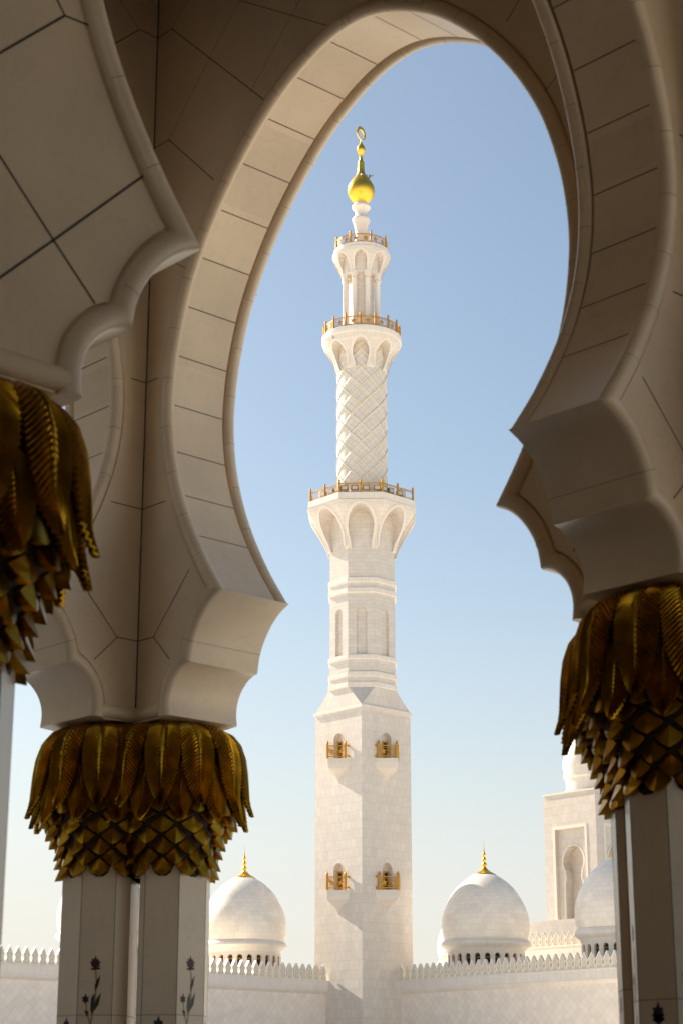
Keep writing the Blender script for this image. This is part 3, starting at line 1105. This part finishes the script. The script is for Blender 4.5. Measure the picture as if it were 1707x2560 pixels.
# lower gallery (octagonal)
zs = [56.0 + (60.5 - 56.0) * i / 24 for i in range(25)]
def Rlow(z):
    return interp([(56.0, 3.62), (57.0, 3.95), (58.0, 4.45), (59.0, 5.05), (59.8, 5.55), (60.5, 5.80)], z)
def wlow(z):
    zc, h = 58.0, 2.05
    if z > zc + h: return 0.0
    if z >= zc: return 1.38 * math.sqrt(max(0, 1 - ((z - zc) / h) ** 2)) ** 1.0
    return interp([(56.0, 1.06), (56.6, 1.12), (57.3, 1.30), (58.0, 1.38)], z)
zsl = sorted(set(zs + [60.05 - .02 * i for i in range(8)]))
b = MB()
flared(b, 8, Rlow, wlow, r8 + .003, zsl, 6)
gl = P('corbel_ring', b, TOWERS, smooth=28, uv='box')
def hood(b, n, Rz, wz, zs, wd, circular, lift=.05, mi=0):
    """a raised moulding that follows each arch"""
    tn = math.tan(PI / n)
    for q in range(n):
        a = 2 * PI * q / n
        pts = []
        L = [(-wz(z), z) for z in zs if wz(z) > 0.02] + [(0.0, zs_top(wz, zs))] + [(wz(z), z) for z in reversed(zs) if wz(z) > 0.02]
        P0, P1 = [], []
        for i, (x, z) in enumerate(L):
            ax, az = L[max(i - 1, 0)]
            bx, bz = L[min(i + 1, len(L) - 1)]
            d = math.hypot(bx - ax, bz - az) or 1
            nx, nz = -(bz - az) / d, (bx - ax) / d
            for W, PP in ((0.0, P0), (wd, P1)):
                xx, zz = x + nx * W, min(z + nz * W, zs[-1])
                r = Rz(zz) + lift
                xx = max(-r * tn, min(r * tn, xx))
                if circular:
                    ang = a + xx / (r * tn) * PI / n
                    PP.append((MX + r * math.cos(ang), MY + r * math.sin(ang), zz))
                else:
                    PP.append((MX + r * math.cos(a) - xx * math.sin(a), MY + r * math.sin(a) + xx * math.cos(a), zz))
        b.grid([P0, P1], mi)
def zs_top(wz, zs):
    z = zs[-1]
    while wz(z) <= 0 and z > zs[0]: z -= .01
    return z
b = MB()
hood(b, 8, Rlow, wlow, zsl, .30, False)
make('arch_hood', b, BAND, gl)
b = MB()
b.prism(octa(MC, 5.62), 60.45, 60.62, poly1=octa(MC, 5.72))
b.prism(octa(MC, 5.72), 60.62, 61.3)
gs = P('gallery_slab', b, TRIM, uv='box')
b = MB()
oc = octa(MC, 5.48)
for i in range(8):
    A, B = Vector(oc[i]), Vector(oc[(i + 1) % 8])
    M = (A + B) / 2
    for p in (A, M):
        post(b, p, 61.3, 62.5, .12)
    ang = math.atan2(M.y - MY, M.x - MX)
    ends = math.cos(ang - math.atan2(-1, -1)) < .3
    rail_panel(b, A, M, 61.32, 62.4, 1 if ends else 0, not ends)
    rail_panel(b, M, B, 61.32, 62.4, 1 if ends else 0, not ends)
    for Q0, Q1 in ((A, M), (M, B)):
        q = Q0 + (Q1 - Q0) * .0
make('railing', b, GOLDP, gs, smooth=35)
for k in range(8):
    bx = MB()
    a = k * PI / 4 + PI / 8
    p = (MX + 4.6 * math.cos(a), MY + 4.6 * math.sin(a))
    bx.box((p[0] - .3, p[1] - .3, 61.3), (p[0] + .3, p[1] + .3, 62.75))
    make('upstand', bx, BAND, gs)

# spiral shaft
b = MB()
RS = 2.72
b.lathe([(RS, 61.25), (RS, 80.4)], MC, 64)
ss = P('spiral_shaft', b, DIAGS, smooth=40, uv='cyl', uvc=MC, rad=RS)
b = MB()
zr0, zr1, pit = 61.3, 79.9, 17.3
for k in range(8):
    for sg in (-1, 1):
        pts = []
        n = 60
        for i in range(n + 1):
            z = zr0 + (zr1 - zr0) * i / n
            a = R(225) + PI / 8 * 0 + k * PI / 4 + sg * 2 * PI * (z - 70.2) / pit
            pts.append((MX + (RS + .01) * math.cos(a), MY + (RS + .01) * math.sin(a), z))
        b.tube(pts, .085, 5)
make('lattice_rib', b, RIB, ss, smooth=50)

# middle gallery (round)
def Rmid(z):
    return interp([(77.0, 2.90), (77.8, 3.10), (78.6, 3.42), (79.2, 3.78), (79.8, 4.15), (80.3, 4.35)], z)
def wmid(z):
    zc, h = 78.45, 1.25
    if z > zc + h: return 0.0
    if z >= zc: return 0.95 * math.sqrt(max(0, 1 - ((z - zc) / h) ** 2))
    return interp([(77.0, .62), (77.5, .78), (78.0, .92), (78.45, .95)], z)
zsm = sorted(set([77.0 + 3.3 * i / 22 for i in range(23)] + [79.69 - .02 * i for i in range(8)]))
b = MB()
flared(b, 8, Rmid, wmid, RS + .02, zsm, 6, True)
gm = P('corbel_ring', b, TOWERS, smooth=40, uv='cyl', uvc=MC, rad=3.4)
b = MB()
hood(b, 8, Rmid, wmid, zsm, .26, True, .04)
make('arch_hood', b, BAND, gm)
b = MB()
b.lathe([(4.2, 80.2), (4.42, 80.35), (4.44, 80.42), (4.44, 81.0), (4.3, 81.12), (2.0, 81.12)], MC, 64)
gs2 = P('gallery_slab', b, TRIM, smooth=35, uv='cyl', uvc=MC, rad=4.44)
b = MB()
n = 16
for k in range(n):
    a = R(225) + 2 * PI * k / n
    a2 = R(225) + 2 * PI * (k + 1) / n
    p0 = (MX + 4.22 * math.cos(a), MY + 4.22 * math.sin(a))
    p1 = (MX + 4.22 * math.cos(a2), MY + 4.22 * math.sin(a2))
    post(b, p0, 81.1, 82.35, .12)
    rail_panel(b, p0, p1, 81.13, 82.2, 1)
make('railing', b, GOLDP, gs2, smooth=35)

# lantern: core, eight columns, upper gallery
b = MB()
b.lathe([(1.40, 81.0), (1.40, 89.2)], MC, 40)
P('lantern_core', b, TOWERS, smooth=40, uv='cyl', uvc=MC, rad=1.4)
for k in range(8):
    a = R(225) + PI / 8 + k * PI / 4
    b = MB()
    c = (MX + 1.94 * math.cos(a), MY + 1.94 * math.sin(a))
    b.lathe([(.36, 81.1), (.36, 81.4), (.28, 81.5), (.27, 87.6), (.31, 87.65), (.31, 87.75), (.28, 87.8), (.30, 87.95), (.42, 88.35), (.43, 88.65)], c, 16)
    P('lantern_column', b, BAND, smooth=40)
def Rtop(z):
    return interp([(88.5, 2.25), (89.2, 2.52), (89.9, 2.85), (90.6, 3.15), (91.0, 3.27)], z)
def wtop(z):
    zc, h = 89.7, .95
    if z > zc + h: return 0.0
    if z >= zc: return .74 * math.sqrt(max(0, 1 - ((z - zc) / h) ** 2))
    return interp([(88.5, .70), (89.7, .74)], z)
zst = sorted(set([88.5 + 2.5 * i / 20 for i in range(21)] + [90.64 - .02 * i for i in range(6)]))
b = MB()
flared(b, 8, Rtop, wtop, 2.2, zst, 6, True)
b.lathe([(2.2, 88.45), (2.2, 91.0)], MC, 40)
gt = P('corbel_ring', b, TOWERS, smooth=40, uv='cyl', uvc=MC, rad=2.6)
b = MB()
hood(b, 8, Rtop, wtop, zst, .22, True, .03)
make('arch_hood', b, BAND, gt)
b = MB()
b.lathe([(3.27, 90.98), (3.27, 91.1), (3.10, 91.18), (3.10, 91.62), (1.0, 91.62)], MC, 56)
gs3 = P('gallery_slab', b, TRIM, smooth=35, uv='cyl', uvc=MC, rad=3.1)
b = MB()
for k in range(8):
    a = R(225) + PI / 8 + 2 * PI * k / 8
    am = a + PI / 8
    a2 = a + PI / 4
    rr = 2.98
    pp = [(MX + rr * math.cos(q), MY + rr * math.sin(q)) for q in (a, am, a2)]
    post(b, pp[0], 91.6, 92.85, .11)
    rail_panel(b, pp[0], pp[1], 91.63, 92.68, 1)
    rail_panel(b, pp[1], pp[2], 91.63, 92.68, 1)
make('railing', b, GOLDP, gs3, smooth=35)
b = MB()
b.lathe(catmull([(1.25, 91.6), (1.0, 92.2), (.80, 93.0), (.69, 93.9), (.74, 94.6), (.88, 95.2), (1.03, 95.72), (.92, 95.95), (.74, 96.15), (.66, 96.5), (.76, 96.9), (1.0, 97.15), (1.08, 97.3), (1.0, 97.5), (.75, 97.8), (.6, 98.3)], 3), MC, 40)
P('neck', b, BAND, smooth=50)
b = MB()
b.lathe(catmull([(.70, 97.85), (1.1, 98.25), (1.4, 98.75), (1.54, 99.3), (1.50, 99.8), (1.30, 100.3), (.98, 100.8), (.70, 101.2), (.50, 101.55), (.41, 101.95), (.37, 102.5), (.36, 103.05)], 4) + [(.23, 103.3), (.20, 103.4), (.19, 104.0)] + catmull([(.19, 104.0), (.36, 104.3), (.47, 104.6), (.45, 104.95), (.30, 105.25), (.14, 105.55), (.05, 105.95), (.02, 106.05)], 4), MC, 40)
fin = P('finial', b, GOLDB, smooth=50)
b = MB()
rows = []
nn = 40
ax = Vector((math.cos(R(10)), math.sin(R(10)), 0))
for i in range(nn):
    a = 2 * PI * i / nn
    cpt = Vector((MX, MY, 106.75)) + ax * .70 * math.sin(a) + Vector((0, 0, .70)) * -math.cos(a)
    w = .05 + .14 * (0.5 - 0.5 * math.cos(a))
    rad = (cpt - Vector((MX, MY, 106.75))).normalized()
    tn_ = Vector((-ax.y, ax.x, 0))
    rows.append([cpt + rad * w * x + tn_ * .08 * y for x, y in ((-1, -1), (1, -1), (1, 1), (-1, 1))])
rows.append(rows[0])
b.grid(rows, 0, True)
make('crescent_ring', b, GOLDB, fin, smooth=40)
b = MB()
ha = R(225 + 35)
hx = Vector((math.cos(ha), math.sin(ha), 0)); hy = Vector((-math.sin(ha), math.cos(ha), 0))
hc = Vector((MX, MY, 101.1))
b.bar(hc + hx * .62 - hy * .45, hc + hx * .62 + hy * .35, .30, .26)
b.bar(hc + hx * .8 + hy * .5, hc + hx * 1.0 + hy * 1.0 + Vector((0, 0, .1)), .35, .06)
b.bar(hc + hx * .8 + hy * .55 - Vector((0, 0, .3)), hc + hx * .9 + hy * .6 + Vector((0, 0, .15)), .10, .22)
make('hatch', b, LAMP, fin)

# floodlights on the lower gallery
def floodlight(p, yaw):
    e = empty('floodlight', (p[0], p[1], 61.3), 'grey floodlight standing behind the lowest gold railing of the minaret', 'floodlight', 'floodlights on the lowest minaret gallery')
    e.rotation_euler = (0, 0, yaw)
    b = MB()
    b.box((-.34, -.10, .42), (.34, .16, .92))
    b.box((-.38, -.16, .38), (.38, -.10, .96))
    make('housing', b, LAMP, e, local=True)
    b = MB()
    b.box((-.27, -.185, .48), (.27, -.162, .86))
    make('lens', b, LENS, e, local=True)
    b = MB()
    b.box((-.10, -.04, 0.0), (.10, .04, .18))
    b.box((-.42, -.03, .18), (.42, .03, .22))
    b.box((-.42, -.03, .18), (-.385, .03, .70))
    b.box((.385, -.03, .18), (.42, .03, .70))
    make('bracket', b, LAMP, e, local=True)
    return e
PLACE = ['front side, next to its left post', 'front side, just left of its middle post', 'front side, just right of its middle post', 'front side, next to its right post',
         'left side, next to the star panel', 'left side, middle one of three', 'left side, nearest the front',
         'right side, nearest the front', 'right side, middle one of three', 'right side, next to the star panel']
proto = None
spots = []
for k, xs in ((225, (-1.75, -.65, .55, 1.75)), (180, (-.75, .55, 1.55)), (270, (-1.55, -.55, .75))):
    a = R(k)
    for x in xs:
        spots.append(((MX + 4.95 * math.cos(a) - x * math.sin(a), MY + 4.95 * math.sin(a) + x * math.cos(a)), a + PI / 2))
for i, (p, yaw) in enumerate(spots):
    if proto is None:
        proto = floodlight(p, yaw)
    else:
        c = copy_tree(proto)
        c.location = (p[0], p[1], 61.3)
        c.rotation_euler = (0, 0, yaw)
    (proto if i == 0 else c)['label'] = 'grey floodlight behind the lowest gold railing, ' + PLACE[i]

# ------------------------------------------------------------------ court walls
VL, UR = NC.y + 4.9, NC.x + 4.9
def wall_profile(dx):
    return [(0.42, G), (0.42, 9.95), (0.36, 10.02), (0.16, 10.12), (0.0, 10.28), (0.0, 11.18), (0.0, 11.30), (0.9, 11.30), (0.9, 11.0), (1.1, G)]
def merlon_mb(axis):
    hw = [(0.0, .43), (.10, .435), (.28, .415), (.42, .335), (.56, .275), (.70, .325), (.83, .405), (.95, .345), (1.08, .235), (1.2, .185), (1.33, .105), (1.52, 0.0)]
    out = [(-w, z) for z, w in hw] + [(w, z) for z, w in hw[-2::-1]]
    b = MB()
    n = len(out)
    def pp(x, d, z):
        return (x, d, z) if axis == 'x' else (d, x, z)
    D = .16
    F = [b.vert(pp(x, -D, z)) for x, z in out]
    K = [b.vert(pp(x, D, z)) for x, z in out]
    for i in range(n):
        j = (i + 1) % n
        b.face((F[i], F[j], K[j], K[i]))
    for ring, d in ((F, -1), (K, 1)):
        ins = []
        for (x, z) in out:
            s = .80
            ins.append((x * .76, max(.05, z * .955 + .012) if z < 1.5 else 1.40))
        I = [b.vert(pp(x, d * D, z)) for x, z in ins]
        J = [b.vert(pp(x * .93, d * (D - .035), z)) for x, z in ins]
        for i in range(n):
            j = (i + 1) % n
            b.face((ring[i], ring[j], I[j], I[i]))
            b.face((I[i], I[j], J[j], J[i]))
        b.face(J, 1)
        # raised scroll and inner outline
        for (cx, cz, r) in ((0, .74, .10), (0, 1.02, .05), (0, .36, .11)):
            m = []
            for k in range(10):
                a = 2 * PI * k / 10
                m.append(((cx + r * math.cos(a), cz + r * 1.2 * math.sin(a)), (cx + r * .62 * math.cos(a), cz + r * .72 * math.sin(a))))
            o_ = [b.vert(pp(q[0][0], d * (D - .005), q[0][1])) for q in m]
            i_ = [b.vert(pp(q[1][0], d * (D - .005), q[1][1])) for q in m]
            for k in range(10):
                j = (k + 1) % 10
                b.face((o_[k], o_[j], i_[j], i_[k]))
    return b

def court_wall(label, axis, fixed, a0, a1, zoff=0.0, n_mer=100, first=None, zbase=None, depth=1):
    """axis 'x': runs along X at y=fixed; 'y': runs along Y at x=fixed"""
    mid = (a0 + a1) / 2
    loc = (mid, fixed, G) if axis == 'x' else (fixed, mid, G)
    e = empty('court_wall', loc, label, 'wall', 'crenellated white walls of the court')
    prof = wall_profile(0)
    def pp(a, d, z):
        return (a, fixed + d, z) if axis == 'x' else (fixed + d, a, z)
    def strip(sel, name, mat):
        b = MB()
        b.grid([[pp(a, d, z + (zoff if z > G else 0)) for d, z in sel] for a in (a0, a1)])
        for a in (a0, a1):
            b.poly([pp(a, d, z + (zoff if z > G else 0)) for d, z in sel])
        b.poly([pp(a, d, z + (zoff if z > G else 0)) for a in (a0, a1) for d, z in (sel if a == a0 else sel[::-1]) if (d, z) in (sel[0], sel[-1])])
        return make(name, b, mat, e, uv='box')
    strip([(0.42, G), (0.42, 9.95), (1.1, 9.95), (1.1, G)], 'wall_face', DIAG)
    strip([(.42, 9.95), (.36, 10.02), (.16, 10.12), (0.0, 10.28), (0.0, 11.18), (-.03, 11.19), (-.03, 11.30), (1.1, 11.30), (1.1, 9.95)], 'coping', TRIM)
    mb = merlon_mb(axis)
    pitch = .88
    d = first if first is not None else a1 - .5
    me = None
    k = 0
    while d > a0 + .4 and k < n_mer:
        if me is None:
            o = make('merlon', mb, [MERL, INLAY], e, local=True)
            me = o.data
        else:
            o = bpy.data.objects.new('merlon', me)
            COL.objects.link(o)
            o.parent = e
        w = pp(d, .22, 11.30 + zoff)
        o.location = Vector(w) - Vector(loc)
        d -= pitch
        k += 1
    return e
court_wall('white crenellated court wall that passes behind the twin columns', 'x', VL, 62.0, NC.x + .02, first=NC.x - .62)
court_wall('white crenellated court wall in front of the gate tower and its dome', 'y', UR, 66.0, NC.y + .02, first=NC.y - .30)

# roof of the wings behind the parapets
b = MB()
b.box((62.0, VL + 1.1, 9.0), (NC.x + .0, VL + 13.0, 10.9))
tag(make('roof_terrace', b, ROOF), 'flat pale roof carrying the dome beside the twin columns', 'roof')
b = MB()
b.box((UR + 1.1, 66.0, 9.0), (UR + 13.0, NC.y + .0, 10.9))
tag(make('roof_terrace', b, ROOF), 'flat pale roof carrying the domes beside the gate tower', 'roof')

# ------------------------------------------------------------------ domes
def dome(label, cx, cy, scale=1.0, zb=0.0, detail=True, group='white domes above the court walls'):
    e = empty('dome', (cx, cy, 10.9 + zb), label, 'dome', group)
    c = (0, 0)
    s = scale
    Z = lambda z: (z - 10.9) * s
    b = MB()
    prof = catmull([(4.06, 15.05), (4.16, 15.3), (4.27, 15.8), (4.33, 16.4), (4.31, 17.0), (4.18, 17.7), (3.93, 18.4), (3.55, 19.15), (3.0, 20.0), (2.25, 20.75), (1.5, 21.3), (.8, 21.65), (0.001, 21.85)], 4)
    b.lathe([(r * s, Z(z)) for r, z in prof], c, 72)
    make('shell', b, DOME, e, smooth=60, uv='dome', uvc=(cx, cy), rad=4.3 * s, local=True)
    set_dome_uv = e.children[0]
    me = set_dome_uv.data
    while me.uv_layers: me.uv_layers.remove(me.uv_layers[0])
    set_uv(me, 'dome', (0, 0), 4.3 * s)
    b = MB()
    rim = [(3.78, 13.95), (3.86, 14.08), (3.90, 14.2), (4.0, 14.27), (4.36, 14.52), (4.42, 14.62), (4.42, 14.72), (4.3, 14.95), (4.22, 15.06), (4.0, 15.12), (3.2, 15.12)]
    b.lathe([(r * s, Z(z)) for r, z in rim], c, 72)
    o = make('rim', b, TRIM, e, smooth=30, local=True)
    set_uv(o.data, 'cyl', (0, 0), 4.3 * s)
    # drum pierced by 24 round headed windows
    n = 24
    Rd = 3.80 * s
    b = MB()
    wz_top, w = 13.72, .27
    zl = [10.9, 11.4] + [13.4 + (wz_top - 13.4) * i / 6 for i in range(7)] + [13.98]
    wt = lambda z: 0.0 if z < 11.4 or z >= wz_top else (w if z < 13.42 else w * math.sqrt(max(0, 1 - ((z - 13.42) / .30) ** 2)))
    for q in range(n):
        a = 2 * PI * q / n + a_off
        for sg in (-1, 1):
            rows, jam = [], []
            for z in [10.9, 11.399, 11.4] + zl[2:]:
                hw = PI * 3.80 / n
                ww = wt(z)
                rows.append([(Rd * math.cos(a + sg * (ww + (hw - ww) * i / 3) / 3.8), Rd * math.sin(a + sg * (ww + (hw - ww) * i / 3) / 3.8), Z(z)) for i in range(4)])
                if z >= 11.4:
                    jam.append([(rr * math.cos(a + sg * ww / 3.8), rr * math.sin(a + sg * ww / 3.8), Z(z)) for rr in (Rd, Rd - .35 * s)])
            b.grid(rows); b.grid(jam)
    make('drum', b, BAND, e, local=True, smooth=30)
    pts = [(-w, 11.4), (-w, 13.42)] + [(-w * math.cos(PI * i / 6), 13.42 + .28 * math.sin(PI * i / 6)) for i in range(1, 6)] + [(w, 13.42), (w, 11.4)]
    rr = Rd - .24 * s
    cyl = lambda x, z, r: (r * math.cos(x / 3.8), r * math.sin(x / 3.8), Z(z))
    pane = MB()
    pane.poly([cyl(x * 1.12, z + (.03 if z > 12 else 0), rr - .03) for x, z in pts])
    frm = MB()
    frm.tube([cyl(x, z, rr) for x, z in pts], .035 * s, 5)
    frm.tube([cyl(x, 13.3, rr) for x in (-w, w)], .035 * s, 5)
    w0 = make('window', pane, GLASS, e, local=True)
    f0 = make('window_frame', frm, GOLDP, w0, local=True)
    for q in range(1, n):
        wq = w0.copy(); COL.objects.link(wq); wq.parent = e
        wq.rotation_euler = (0, 0, 2 * PI * q / n + a_off)
        fq = f0.copy(); COL.objects.link(fq); fq.parent = wq
    b = MB()
    fp = [(1.16, 21.42), (1.16, 21.52), (.95, 21.66), (.62, 21.84), (.40, 22.02), (.22, 22.22), (.17, 22.32), (.27, 22.46), (.25, 22.58), (.15, 22.72), (.15, 22.8), (.21, 22.95), (.20, 23.08), (.12, 23.22), (.12, 23.34), (.16, 23.48), (.13, 23.62), (.07, 23.78), (.045, 24.0), (.02, 24.25), (.015, 24.9)]
    b.lathe([(r * s, Z(z)) for r, z in catmull(fp, 2)], c, 24)
    make('finial', b, GOLDB, e, smooth=40, local=True)
    return e
a_off = 0.0
d0 = dome('white dome with a gold finial between the twin columns and the minaret', 124.9, 149.4)
def dome_copy(label, x, y, s=1.0, z=None):
    c = copy_tree(d0)
    c.location = (x, y, 10.9 if z is None else z)
    c.scale = (s, s, s)
    c['label'] = label
    return c
dome_copy('sliver of white dome peeping out behind the shaded twin column', 124.9 - 17.5, 149.4)
dome_copy('whole white dome with a gold finial between minaret and gate tower', 142.0, 132.0, 1.02)
dome_copy('white dome half covered by the single column below the gate tower', 142.0, 132.0 - 17.5, 1.02)
# sunlit dome further off
th = R(47.192) - math.atan((1181 - 853.5) / 4701.6)
dome_copy('small sunlit dome peeping out between the minaret and the whole dome', 222 * math.cos(th), 222 * math.sin(th), 1.02, 10.9)

# ------------------------------------------------------------------ gate tower and the raised wall
tw = empty('gate_tower', (181.5, 150.5, G), 'square white tower with keyhole niches and a small plain dome', 'tower')
TX, TY, TH_ = 181.5, 150.5, 4.12
b = MB()
b.prism([(TX - TH_, TY - TH_), (TX + TH_, TY - TH_), (TX + TH_, TY + TH_), (TX - TH_, TY + TH_)], G, 35.93)
TOWER2 = tiled('marble_gate', (0.66, 0.60, 0.53), (0.62, 0.56, 0.49), (0.46, 0.40, 0.34), 0.95, 1.0, msize=0.015)
body = make('tower_body', b, [TOWER2, BAND], tw)
TF = [((TX - TH_, TY), (0, -1), (-1, 0)), ((TX, TY - TH_), (1, 0), (0, -1))]
def tf(f, x, d, z):
    (ox, oy), (tx, ty), (nx, ny) = TF[f]
    return (ox + tx * x + nx * d, oy + ty * x + ny * d, z)
def carve(outline, d):
    cb = MB()
    for f in range(2):
        fa = [cb.vert(tf(f, x, .5, q)) for x, q in outline]
        fc = [cb.vert(tf(f, x, -d, q)) for x, q in outline]
        n = len(outline)
        for i in range(n):
            cb.face((fa[i], fa[(i + 1) % n], fc[(i + 1) % n], fc[i]))
        cb.face(fa); cb.face(fc[::-1])
    cut(body, cb)
carve([(-2.42, 15.9), (2.30, 15.9), (2.30, 31.6), (-2.42, 31.6)], .45)
key = [(-1.35, 17.6), (1.35, 17.6), (1.35, 25.1), (1.15, 25.6)] 
kc, kr = 27.6, 1.62
for i in range(15):
    a = R(-38) + (PI - 2 * R(-38)) * i / 14
    key.append((kr * math.cos(a) * (1 if True else 0), kc + (kr if math.sin(a) < 0 else kr * 1.22) * math.sin(a) + .0))
key += [(-1.15, 25.6), (-1.35, 25.1)]
key = [(x, z) for x, z in key]
carve(key, 1.8)
reuv(body, 'box')
for f in range(2):
    b = MB()
    o1 = [(-2.42, 15.9), (2.30, 15.9), (2.30, 31.6), (-2.42, 31.6), (-2.42, 15.9)]
    o2 = [(-2.78, 15.45), (2.66, 15.45), (2.66, 32.0), (-2.78, 32.0), (-2.78, 15.45)]
    b.grid([[tf(f, x, .05, z) for x, z in o1], [tf(f, x, .05, z) for x, z in o2]])
    b.grid([[tf(f, x, 0, z) for x, z in o2], [tf(f, x, .05, z) for x, z in o2]])
    b.grid([[tf(f, x, 0, z) for x, z in o1], [tf(f, x, .05, z) for x, z in o1]])
    nf = make('niche_frame', b, BAND, tw)
    b = MB()
    b.grid([[tf(f, x, -.38, z) for x, z in key + key[:1]], [tf(f, x * 1.13, -.38, kz + (kz - 24.0) * .02) for (x, kz) in key + key[:1]]])
    b.grid([[tf(f, x * 1.13, -.45, kz + (kz - 24.0) * .02) for (x, kz) in key + key[:1]], [tf(f, x * 1.13, -.38, kz + (kz - 24.0) * .02) for (x, kz) in key + key[:1]]])
    b.grid([[tf(f, x, -.45, z) for x, z in key + key[:1]], [tf(f, x, -.38, z) for x, z in key + key[:1]]])
    make('keyhole_frame', b, BAND, tw)
b = MB()
b.prism([(TX - TH_ - .12, TY - TH_ - .12), (TX + TH_ + .12, TY - TH_ - .12), (TX + TH_ + .12, TY + TH_ + .12), (TX - TH_ - .12, TY + TH_ + .12)], 35.93, 36.1)
make('parapet_edge', b, BAND, tw)
b = MB()
zt = 36.1
b.lathe([(3.3, zt), (3.3, zt + .35), (2.95, zt + .4), (2.95, zt + 1.9), (3.1, zt + 1.95), (3.22, zt + 2.1), (3.22, zt + 3.1)] + catmull([(3.22, zt + 3.1), (3.28, zt + 3.6), (3.2, zt + 4.5), (2.85, zt + 5.6), (2.2, zt + 6.5), (1.3, zt + 7.1), (.6, zt + 7.35), (0.001, zt + 7.4)], 4), (TX, TY), 56)
o = make('tower_dome', b, TRIM, tw, smooth=35, uv='cyl', uvc=(TX, TY), rad=3.1)

U2 = 154.0
court_wall('raised crenellated wall between the right domes and below the gate tower', 'y', U2, 105.0, 150.0, zoff=4.05, first=149.0, n_mer=60)
b = MB()
b.box((170.0, 130.0, G), (178.0, 151.5, 19.9))
tag(make('flat_roofed_block', b, TOWER, uv='box'), 'plain pale block with a flat top at the foot of the gate tower', 'building')
